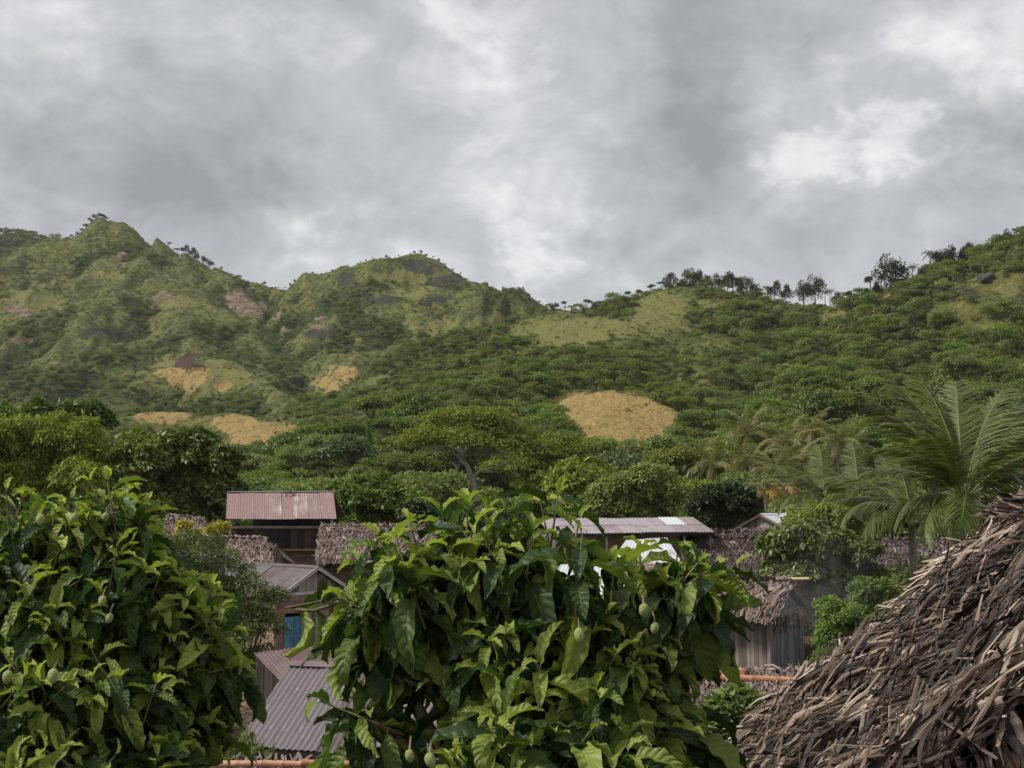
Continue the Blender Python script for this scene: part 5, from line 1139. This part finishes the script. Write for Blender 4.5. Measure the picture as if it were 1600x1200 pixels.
def leaf_shape(seed):
    q = np.random.default_rng(seed); nr_, nc = 10, 5; s = np.linspace(0, 1, nr_)
    w = .215 * np.sin(np.pi * s ** .85) ** .75 * (1 - .25 * s); w[0] = .012; w[-1] = .004; bend = .6 + 1.3 * q.random(); ph = q.random() * 6.28; fold = .2 + .5 * q.random(); tw = q.normal() * .35; side_b = q.normal() * .18
    ang = .15 - bend * s ** 1.3; X = np.concatenate([[0], np.cumsum(np.cos(ang[1:]) / (nr_ - 1))]); Z = np.concatenate([[0], np.cumsum(np.sin(ang[1:]) / (nr_ - 1))])
    V = []; U = []
    for i in range(nr_):
        for j in range(nc):
            t = -1 + 2 * j / (nc - 1); a = tw * s[i]
            wave = .05 * math.sin(2 * math.pi * 3.2 * s[i] + ph + (1.5 if t > 0 else 0)) * t * t
            y = t * w[i] * math.cos(fold * abs(t)); z = abs(t) * w[i] * fold * 1.3 + wave
            y, z = y * math.cos(a) - z * math.sin(a), y * math.sin(a) + z * math.cos(a)
            V.append((X[i] - math.sin(ang[i]) * z, y + side_b * s[i] ** 2 * .5, Z[i] + math.cos(ang[i]) * z)); U.append((t, s[i]))
    F = [(i * nc + j, (i + 1) * nc + j, (i + 1) * nc + j + 1, i * nc + j + 1) for i in range(nr_ - 1) for j in range(nc - 1)]
    mb = MB(); mb.tube([(-.13, 0, .02), (-.05, 0, .01), (.02, 0, 0)], .008, 3, cap=False); b = len(V)      # petiole
    V = np.array(V + mb.v); U = np.array(U + [(0, .1)] * len(mb.v)); F = np.array(F + [tuple(i + b for i in f) for f in mb.f])
    return V, F, U
SH = [leaf_shape(500 + k) for k in range(10)]; TONES = [.08, .25, .42, .6, .8, .97]
LM = {}
def leaf_mesh(k, tn):
    if (k, tn) not in LM: V, F, U = SH[k]; LM[(k, tn)] = np_mesh('leaf', V, F, M_noni, np.full(len(V), TONES[tn]), U, smooth=True)
    return LM[(k, tn)]
m, g = new_mat('noni_fruit'); n_ = g.n('ShaderNodeTexVoronoi', {'Vector': g.n('ShaderNodeTexCoord').outputs['Object'], 'Scale': 170.0})
g.n('ShaderNodeOutputMaterial', {0: g.n('ShaderNodeBsdfPrincipled', {'Base Color': g.mix(g.smooth(n_.outputs[0], .1, .5), (.20, .22, .07, 1), (.34, .39, .12, 1)), 'Roughness': .5, 'Normal': g.n('ShaderNodeBump', {'Height': n_.outputs[0], 'Strength': .8, 'Distance': .006, 'Invert' if False else 'Strength': .8}).outputs[0]})}); M_fruit = m
def fruit_mesh(seed):
    import bmesh
    bm = bmesh.new(); bmesh.ops.create_icosphere(bm, subdivisions=3, radius=1); q = random.Random(seed)
    cs = [Vector((math.cos(i * 2.4) * math.sqrt(1 - (1 - 2 * i / 39) ** 2), math.sin(i * 2.4) * math.sqrt(1 - (1 - 2 * i / 39) ** 2), 1 - 2 * i / 39)) for i in range(40)]
    for v in bm.verts:
        d = min((v.co - c_).length for c_ in cs); k = 1 + .10 * max(0, 1 - d / .28) - .04; v.co = Vector((v.co.x * .030 * k, v.co.y * .030 * k, v.co.z * .043 * k * (1 - .12 * v.co.z)))
    me = bpy.data.meshes.new('fruit'); bm.to_mesh(me); bm.free(); me.materials.append(M_fruit); me.polygons.foreach_set('use_smooth', [True] * len(me.polygons)); return me
FRU = [fruit_mesh(1), fruit_mesh(2)]

def noni_tree(label, trunk, lobes, nshoot, seed, fruits, leaf=.262, extra=()):
    q = random.Random(seed); tx, ty = trunk; rt = root('noni_tree', (tx, ty, 0), label, 'tree'); o0 = rt.location
    L = []
    for (u, v, Y, rx, ry, rz) in lobes:
        c = P(u, v, Y); s = Y / FPX; L.append((c, rx * s, ry * s, rz * s))
    zt = min(c.z - r_ for c, _, _, r_ in L); fork = Vector((tx, ty, max(1.2, zt - .4)))
    mb = MB(); mb.tube([(tx, ty, -.1), (tx + .05, ty, fork.z * .5), fork], [.13, .11, .09], 10); part('trunk', mb, M_bark, rt, smooth=True)
    shoots = []; area = [a * c_ + b_ * c_ + a * b_ for _, a, b_, c_ in L]; tot = sum(area)
    for (c, a, b_, c_), ar in zip(L, area):
        limb = [fork, lerp(fork, c, .5) + Vector((q.uniform(-.1, .1), q.uniform(-.1, .1), .1)), c]; mb = MB(); mb.tube(limb, [.05, .035, .02], 7); part('branch', mb, M_twig, rt, smooth=True)
        for k in range(max(3, int(nshoot * ar / tot))):
            d = Vector((q.gauss(0, 1), q.gauss(-.25, 1), q.gauss(.25, .9))).normalized(); rr = q.uniform(.45, 1.0) ** .6
            tip = c + Vector((d.x * a, d.y * b_, d.z * c_)) * rr; up = (Vector((d.x * .9, d.y * .8, d.z * .3 + .55)) + Vector((q.gauss(0, .25), q.gauss(0, .25), q.gauss(0, .2)))).normalized()
            shoots.append((tip, up, c, rr))
    for (u, v, Y, dx, dy_, dz) in extra:
        tip = P(u, v, Y); cn = min(L, key=lambda l: (l[0] - tip).length)[0]; shoots.append((tip, Vector((dx, dy_, dz)).normalized(), cn, 1.1))
    leaves = []; tw = MB()
    for (tip, up, c, rr) in shoots:
        s0 = tip - up * .42; tw.tube([lerp(c, s0, .15), lerp(c, s0, .6) + Vector((0, 0, -.03)), s0, tip - up * .2, tip], [.012, .009, .007, .006, .004], 5, cap=False)
        side = up.cross(Vector((0, 0, 1))); side = side.normalized() if side.length > .1 else Vector((1, 0, 0)); ang0 = q.uniform(0, 3.1)
        npair = q.choice([5, 6, 6, 7])
        for p_ in range(npair):
            age = p_ / (npair - 1); pos = tip - up * (.005 + .33 * age ** 1.1); th = R(30 + 70 * min(1, age * 1.6) + q.gauss(0, 10)); sz = leaf * (.42 + .66 * min(1, age * 2.6)) * q.uniform(.8, 1.25)
            for s_ in (0, 1):
                if q.random() < .12: continue
                az = ang0 + p_ * (math.pi / 2) + s_ * math.pi + q.gauss(0, .2); rad = (Matrix.Rotation(az, 3, up) @ side)
                D = (up * math.cos(th) + rad * math.sin(th)); D = (D + Vector((.16, 0, -.10 - .85 * age + q.gauss(0, .22)))).normalized()
                Nn = (up * .6 + Vector((0, 0, .9)) - D * .2 + Vector((q.gauss(0, .22), q.gauss(0, .22), 0))); Y_ = Nn.cross(D).normalized(); Z_ = D.cross(Y_)
                base = pos + D * .13 * sz; tone = 5 if age < .1 else 4 if age < .25 and q.random() < .6 else q.choice([0, 0, 1, 1, 2, 2, 3, 4]) if q.random() < .94 else 5
                Mx = Matrix.Translation(base) @ (Matrix((D, Y_, Z_)).transposed().to_4x4()) @ Matrix.Diagonal((sz, sz * q.uniform(.88, 1.15), sz, 1))
                uu, v2 = project(base.x, base.y, base.z); vis = -30 < uu < 1630 and v2 < 1230
                score = sz / base.y * (1 + .35 * (rr > .8)) - (.02 if not vis else 0) - .012 * max(0, (base.y - c.y)) / .5
                leaves.append((score, q.randrange(10), tone, Mx))
    part('twigs', tw, M_twig, rt, smooth=True, kind='stuff')
    leaves.sort(key=lambda l: -l[0])
    inv = Matrix.Translation(-o0)
    for sc_, k, tn, Mx in leaves[:300]:
        o = link('leaf', leaf_mesh(k, tn), rt); o.matrix_local = inv @ Mx
    Vs = []; Fs = []; Rs = []; Us = []; nb = 0
    for sc_, k, tn, Mx in leaves[300:]:
        V, F, U = SH[k]; M_ = np.array(inv @ Mx); W = V @ M_[:3, :3].T + M_[:3, 3]; Vs.append(W); Fs.append(F + nb); nb += len(V); Rs.append(np.full(len(V), TONES[tn])); Us.append(U)
    link('foliage', np_mesh('foliage', np.concatenate(Vs), np.concatenate(Fs), M_noni, np.concatenate(Rs), np.concatenate(Us), smooth=True), rt, kind='stuff')
    print(label, len(leaves))
    for i, (u, v, Y, s_) in enumerate(fruits):
        p = P(u, v, Y); f = link('fruit', FRU[i % 2], rt, loc=p - o0, rot=(q.uniform(-.4, .4), q.uniform(-.4, .4), q.random() * 6), scale=(s_ * .72,) * 3)
        mb = MB(); mb.tube([p + Vector((0, 0, .02 * s_)), p + Vector((.0, .015, .035)), p + Vector((.0, .05, .06))], [.0045, .004, .004], 5); part('stalk', mb, M_twig, rt, smooth=True)
    return rt
noni_tree('wide noni fruit tree in the middle with big drooping veined leaves and green fruit', (.15, 5.6),
          [(640, 935, 5.6, 90, 110, 95), (760, 880, 5.6, 100, 110, 80), (880, 980, 5.6, 110, 120, 62), (1000, 940, 5.6, 95, 100, 48), (1065, 915, 5.6, 50, 60, 26), (560, 935, 5.6, 40, 50, 36), (775, 1030, 5.5, 100, 150, 90), (890, 1050, 5.4, 150, 150, 90), (975, 1015, 5.5, 80, 110, 70),
           (570, 1110, 5.5, 25, 40, 12), (800, 1150, 5.2, 85, 150, 90), (900, 1180, 5.2, 170, 150, 90), (985, 1130, 5.4, 70, 100, 90), (1045, 1150, 5.6, 30, 60, 70), (1080, 900, 5.6, 30, 50, 16), (745, 1210, 5.1, 55, 90, 50), (820, 1260, 5.1, 150, 140, 60), (960, 1260, 5.1, 140, 140, 60)],
          330, 11, [(905, 991, 4.75, 1.0), (1006, 952, 4.85, .95), (1023, 980, 4.85, .8), (672, 1187, 4.35, .95), (640, 1180, 4.4, .8),],
          extra=[(872, 772, 5.5, .15, 0, 1), (845, 785, 5.6, -.2, 0, 1), (905, 812, 5.4, .2, 0, 1), (590, 840, 5.4, -.5, 0, .8), (560, 880, 5.4, -.6, 0, .6), (690, 800, 5.6, -.2, 0, 1), (760, 800, 5.6, .1, 0, 1), (640, 815, 5.5, -.3, 0, 1), (730, 790, 5.7, 0, 0, 1), (910, 835, 5.2, .1, -.1, 1),
                 (1090, 880, 5.4, .5, 0, .6), (1118, 885, 5.4, .8, 0, .5), (1130, 905, 5.4, .9, 0, .3), (1150, 888, 5.45, .95, 0, .35), (1060, 860, 5.5, .2, 0, 1), (1000, 862, 5.5, 0, 0, 1), (535, 935, 5.4, -.7, 0, .4), (500, 1095, 5.4, -.9, 0, .35),
                 (620, 845, 5.3, -.3, 0, .9), (830, 830, 5.4, .1, 0, 1), (960, 880, 5.3, .1, 0, 1)])
noni_tree('broad noni fruit tree filling the left side with dark glossy leaves and pale fruit', (-2.6, 6.6),
          [(40, 860, 6.4, 70, 110, 80), (130, 860, 6.4, 90, 110, 80), (200, 840, 6.5, 55, 80, 70), (60, 960, 6.2, 120, 140, 110), (180, 950, 6.3, 110, 130, 100), (280, 970, 6.5, 70, 110, 80), (330, 1010, 6.6, 45, 70, 55), (60, 1080, 6.0, 130, 140, 90), (190, 1080, 6.1, 110, 130, 90), (290, 1080, 6.4, 65, 90, 80),
           (80, 1190, 5.9, 150, 140, 80), (230, 1190, 6.0, 90, 120, 70), (-80, 950, 6.2, 100, 130, 160), (-90, 1120, 6.1, 100, 130, 120)],
          380, 12, [(63, 811, 5.75, 1.0), (116, 808, 5.85, .8), (165, 807, 5.85, .8), (160, 938, 5.4, .85), (83, 1055, 5.0, 1.05), (12, 1057, 5.05, 1.0), (171, 965, 5.4, .8),], leaf=.225,
          extra=[(168, 752, 6.3, -.2, 0, 1), (140, 752, 6.4, -.5, 0, 1), (190, 765, 6.4, .3, 0, 1), (10, 765, 6.2, -.1, 0, 1), (35, 780, 6.2, .3, 0, 1), (225, 790, 6.4, .4, 0, .9), (240, 830, 6.4, .6, 0, .7), (345, 950, 6.3, .7, 0, .5), (365, 985, 6.3, .8, 0, .3), (300, 905, 6.4, .3, 0, 1), (255, 880, 6.3, .3, 0, 1), (370, 1040, 6.3, .8, 0, .2), (85, 800, 6.2, .1, 0, 1)])

# ------------------------------------------------------------------ the thatched roof in front
M_strip = thatch_mat('dry_fibrous_leaf_thatch', [(0, (.030, .024, .024)), (.28, (.085, .064, .058)), (.52, (.19, .14, .12)), (.76, (.37, .285, .245)), (1, (.60, .49, .43))])
A = P(1596, 803, 9.3); B = P(1142, 1182, 8.4); dAD = Vector((-1.12, -4.25, 0)); D = A + dAD; C = B + dAD
hut = root('thatched_house', (A.x - .3, 6.5, 0), 'near house with shaggy thatched roof of curled dry leaves, black gable opening', 'house')
nrm = (B - A).cross(D - A).normalized(); nrm = nrm if nrm.z > 0 else -nrm
R2 = Vector((2 * A.x - B.x, B.y, B.z)) + Vector((0, .3, 0)); R2b = R2 + dAD
mb = MB(); lo = -nrm * .05; dz_ = -nrm * .12; mb.add([A + dz_, B + dz_, C + dz_, D + dz_, A + lo + dz_, B + lo + dz_, C + lo + dz_, D + lo + dz_], [(0, 1, 2, 3), (7, 6, 5, 4), (0, 4, 5, 1), (1, 5, 6, 2), (2, 6, 7, 3), (3, 7, 4, 0)], .02); part('thatch_bed', mb, M_dark, hut)
mb = MB(); n2 = Vector((-nrm.x, nrm.y, nrm.z)) * -.22; mb.add([A, R2, R2b, D, A + n2, R2 + n2, R2b + n2, D + n2], [(0, 1, 2, 3), (7, 6, 5, 4), (0, 4, 5, 1), (1, 5, 6, 2), (2, 6, 7, 3), (3, 7, 4, 0)], .02); part('thatch_bed', mb, M_strip, hut)
def shaggy(n, seed, A, B, C, D, s_lo=-.02, s_hi=1.04, ln=.5, wd=.036, segs=7, base_lift=.05, t_lo=0.0, t_hi=1.0, tonemul=1.0, theta0=0.0, spread=.35, over=False, curlk=1.0):
    """curled fibrous strips lying down-slope, gathered in tufts that share a direction"""
    q = np.random.default_rng(seed); A, B, C, D = [np.array(p) for p in (A, B, C, D)]
    t = (t_lo + (t_hi - t_lo) * q.random(n))[:, None]; s = (s_lo + (s_hi - s_lo) * q.random(n))[:, None]
    base = (A * (1 - t) + D * t) * (1 - s) + (B * (1 - t) + C * t) * s
    dn = unit(np.tile(B - A, (n, 1))); ac = unit(np.tile(D - A, (n, 1))); nr = unit(np.cross(dn, ac)); nr = np.where(nr[:, 2:] < 0, -nr, nr)
    x_, y_ = t[:, 0] * 5, s[:, 0] * 3.2
    lump = (fbm(x_ * 1.3 + 5, y_ * 1.6, 4) - .56) * .26; lump = np.maximum(lump, -.05); base = base + nr * lump[:, None]
    th = theta0 + (fbm(x_ * 1.1 + 50, y_ * 1.4, 3) - .5) * 1.35 - .22 + q.normal(size=n) * spread
    if over: th = th + q.normal(size=n) * .8
    th = th[:, None]; D_ = unit(dn * np.cos(th) + ac * np.sin(th) + nr * q.normal(size=(n, 1)) * .08); S_ = unit(np.cross(D_, nr))
    L = (ln * (.35 + 1.1 * q.random(n) ** 1.3))[:, None]; W = (wd * (.35 + 1.2 * q.random(n) ** 1.5))[:, None]
    k1 = q.normal(size=(n, 1)) * .28 * curlk; ph = q.random((n, 1)) * 6.28; am = (.02 + .045 * q.random((n, 1))) * L * curlk; tw0 = q.normal(size=(n, 1)) * .7; tw1 = q.normal(size=(n, 1)) * 1.1 * curlk; tipup = np.abs(q.normal(size=(n, 1))) * .10 * L * curlk
    rows = []; uvs = []
    hl = base_lift * (q.random((n, 1)) - .2)
    for i in range(segs + 1):
        f = i / segs
        c = base + D_ * L * (f - .5) + S_ * k1 * L * (f - .5) ** 2 + nr * (hl + am * np.sin(f * 7 + ph) + tipup * (f - .5) ** 2 * 2)
        a = tw0 + tw1 * f; tv = S_ * np.cos(a) + nr * np.sin(a); nv = -S_ * np.sin(a) + nr * np.cos(a); w_ = W * .5 * (.25 + .75 * math.sin(math.pi * min(1, .12 + f * .82)))
        cup = W * .28
        rows += [c - tv * w_, c + nv * cup * .8, c + tv * w_]; uvs += [(0, f * 3), (.5, f * 3), (1, f * 3)]
    V_ = np.stack(rows, 1); m = 3 * (segs + 1)
    f0 = np.array([[3 * i + j, 3 * i + j + 1, 3 * i + j + 4, 3 * i + j + 3] for i in range(segs) for j in (0, 1)])
    tone = np.clip((.02 + .86 * fbm(x_ * 2.1 + 9, y_ * 2.6 + 4, 4) + .62 * (q.random(n) - .5)) * tonemul, 0, 1)
    uv = np.array(uvs)
    return V_, f0, tone, uv
m2 = bpy.data.materials.get('dry_fibrous_leaf_thatch')
def strip_mesh_bulk(V_, f0, tone, uv, par, name='thatch'):
    n, m = V_.shape[:2]; F_ = ((np.arange(n) * m)[:, None, None] + f0[None]).reshape(-1, 4); q = np.random.default_rng(n)
    me = np_mesh(name, V_.reshape(-1, 3), F_, M_tstrip, np.repeat(tone, m), np.tile(uv, (n, 1)) + np.repeat(q.random(n) * 60, m)[:, None] * np.array([[1, 0]]), smooth=True); part(name, me, None, par, kind='stuff')
m, g = new_mat('curled_leaf_strip'); oi = g.n('ShaderNodeObjectInfo').outputs['Random']; uvv = g.attr('luv', 'Vector')
gr = g.noise(g.n('ShaderNodeMapping', {0: uvv, 3: (6, .4, 1)}).outputs[0], 2.0, 5, .65); bl = g.noise(g.n('ShaderNodeNewGeometry').outputs['Position'], 7, 4, .6)
v = g.math('ADD', g.attr('rnd'), g.math('ADD', g.math('MULTIPLY', g.math('SUBTRACT', gr, .5), .95), g.math('MULTIPLY', g.math('SUBTRACT', bl, .5), .40)))
c = g.ramp(v, [(0, (.012, .009, .008)), (.28, (.038, .026, .020)), (.54, (.125, .085, .060)), (.75, (.33, .245, .185)), (1, (.62, .51, .42))])
b = g.n('ShaderNodeBsdfPrincipled', {'Base Color': c, 'Roughness': .5, 'Specular IOR Level': .35, 'Normal': g.n('ShaderNodeBump', {'Height': gr, 'Strength': .8, 'Distance': .004}).outputs[0]})
g.n('ShaderNodeOutputMaterial', {0: b}); M_tstrip = m
strip_mesh_bulk(*shaggy(9000, 1, A, B, C, D, ln=.45, wd=.028, base_lift=.04, segs=5, tonemul=.6), hut)
strip_mesh_bulk(*shaggy(9000, 2, A, B, C, D, ln=.62, wd=.024, base_lift=.10, segs=7, curlk=1.2, spread=.24), hut)
strip_mesh_bulk(*shaggy(9000, 3, A, B, C, D, ln=.20, wd=.017, base_lift=.10, segs=5, spread=.7, over=True, curlk=1.7, tonemul=.9), hut)
strip_mesh_bulk(*shaggy(900, 4, A, B, C, D, ln=.70, wd=.032, base_lift=.12, segs=7, t_lo=-.03, t_hi=.25, tonemul=1.35, spread=.15), hut)
strip_mesh_bulk(*shaggy(900, 5, A, B, C, D, ln=.50, wd=.035, base_lift=.10, segs=7, t_lo=.82, t_hi=.985, tonemul=1.25, spread=.25), hut)
V_, F_, r_, uv = ribbon_strips(360, D + Vector((0, .02, .02)), C + Vector((0, .02, .02)), C + Vector((-.02, -.12, -.26)), D + Vector((-.02, -.10, -.14)), .24, .028, 91, spread=.5, segs=5, curl=.8)
part('hanging_thatch', np_mesh('hanging_thatch', V_, F_, M_tstrip, r_ * .9, uv, smooth=True), None, hut, kind='stuff')
# ridge and the far slope
rl = ribbon = shaggy(500, 6, A - Vector((.25, 0, -.02)), A + Vector((.3, 0, .02)), D + Vector((.3, 0, .02)), D - Vector((.25, 0, -.02)), ln=.5, wd=.05, base_lift=.08, tonemul=.9, over=True); strip_mesh_bulk(*rl, hut)
strip_mesh_bulk(*shaggy(2500, 7, A, R2, R2b, D, ln=.5, wd=.045, base_lift=.09, segs=4), hut)
# the 300 strips that show largest are pieces of their own, nearest part of the slope first
V_, f0, tone, uv = shaggy(300, 8, A, B, C, D, ln=.62, wd=.040, base_lift=.13, segs=7, t_lo=.02, t_hi=.78, s_lo=.0, s_hi=.98, spread=.25, tonemul=1.15, curlk=1.4)
for i in range(300):
    me = np_mesh('thatch_leaf', V_[i] , f0, M_tstrip, np.full(V_.shape[1], tone[i]), uv + np.array([[i * .37, 0]]), smooth=True); part('thatch_leaf', me, None, hut)
# gable end toward the camera: poles, the interior's shade put into near-black wall boards
def pole(par, pts, r_, mat, name='pole', seg=8):
    mb = MB(); mb.tube(pts, r_, seg); part(name, mb, mat, par, smooth=True)
M_pole = wood_mat('peeled_pole', (.16, .09, .065), (.33, .21, .16), (.50, .36, .28))
inn = Vector((.02, .30, -.24))
pole(hut, [D + inn, lerp(D, C, .5) + inn, C + inn], .055, M_pole, 'rafter'); pole(hut, [D + inn, R2b + inn], .055, M_pole, 'rafter')
pole(hut, [C + inn + Vector((0, 0, -.05)), R2b + inn + Vector((0, 0, -.05))], .06, M_pole, 'tie_pole')
pole(hut, [A - Vector((.1, -.3, .12)), D - Vector((0, .2, .12))], .05, M_pole, 'ridge_pole')
for (u, Y, zt) in ((1545, 5.35, None), (1640, 5.35, None), (1700, 5.35, None)):
    x = (u - 800) / FPX * Y; zz_ = P(u, 1095 if u < 1600 else 1040, Y).z - (.05 if u < 1600 else 0); pole(hut, [(x, Y, 2.0), (x + .01, Y, (2 + zz_) / 2), (x, Y, zz_)], .05, M_pole, 'post')
pole(hut, [P(1608, 1090, 5.25), P(1572, 1225, 5.2)], .035, M_pole, 'brace')
xl, xr = B.x + .25, 2 * A.x - B.x - .3
for (p0, p1) in (((C.x + .35, C.y + .45), (B.x + .35, B.y - .2)), ((R2.x - .4, R2.y - .2), (R2b.x - .4, R2b.y + .4)), ((B.x + .35, B.y - .2), (R2.x - .4, R2.y - .2))): plank_wall(hut, p0, p1, 0, B.z - .1, M_dark, .25, True, seed=5)
wa, wb, wc = lerp(C, B, .55), lerp(R2b, R2, .55), lerp(D, A, .55)
plank_wall(hut, wa.xy, wb.xy, 0, 6.7, M_dark, .3, True, top=lambda t: wa.z - .45 + (wc.z - wa.z) * (1 - abs(2 * t - 1)), seed=6)
# the dark stick and wire at the top of the ridge
pole(hut, [P(1558, 794, 8.2), P(1625, 797, 8.2)], .017, M_dark, 'stick'); pole(hut, [P(1598, 796, 8.2), P(1591, 808, 8.1), P(1588, 822, 8.0), P(1596, 834, 7.9), P(1606, 838, 7.9)], .006, M_dark, 'wire', 5)

# ------------------------------------------------------------------ drifting cooking smoke by the bamboo shed
sm, g = new_mat('smoke'); tco = g.n('ShaderNodeTexCoord').outputs['Object']
rad = g.vmath('LENGTH', g.n('ShaderNodeMapping', {0: tco, 3: (1 / 1.9, 1 / 1.2, 1 / 2.1)}).outputs[0], out=1)
dn_ = g.math('MULTIPLY', g.smooth(rad, .95, .15), g.smooth(g.noise(tco, .9, 3, .6, .6), .40, .72)); dn_ = g.math('MULTIPLY', dn_, .15)
g.n('ShaderNodeOutputMaterial', {'Volume': g.n('ShaderNodeVolumePrincipled', {'Color': (.96, .97, .98, 1), 'Density': dn_})})
mb = MB(); mb.box((0, 0, 0), (3.8, 2.4, 4.2)); o = link('smoke', mb.mesh('smoke', sm), loc=P(1285, 905, 29)); o['kind'] = 'stuff'
# ------------------------------------------------------------------ thin air haze
hm, g = new_mat('haze'); g.n('ShaderNodeOutputMaterial', {'Volume': g.n('ShaderNodeVolumePrincipled', {'Color': (.86, .90, .93, 1), 'Density': HAZE})})
mb = MB(); mb.box((0, 1000, 148), (5000, 2400, 306)); o = link('haze', mb.mesh('haze', hm)); o['kind'] = 'stuff'
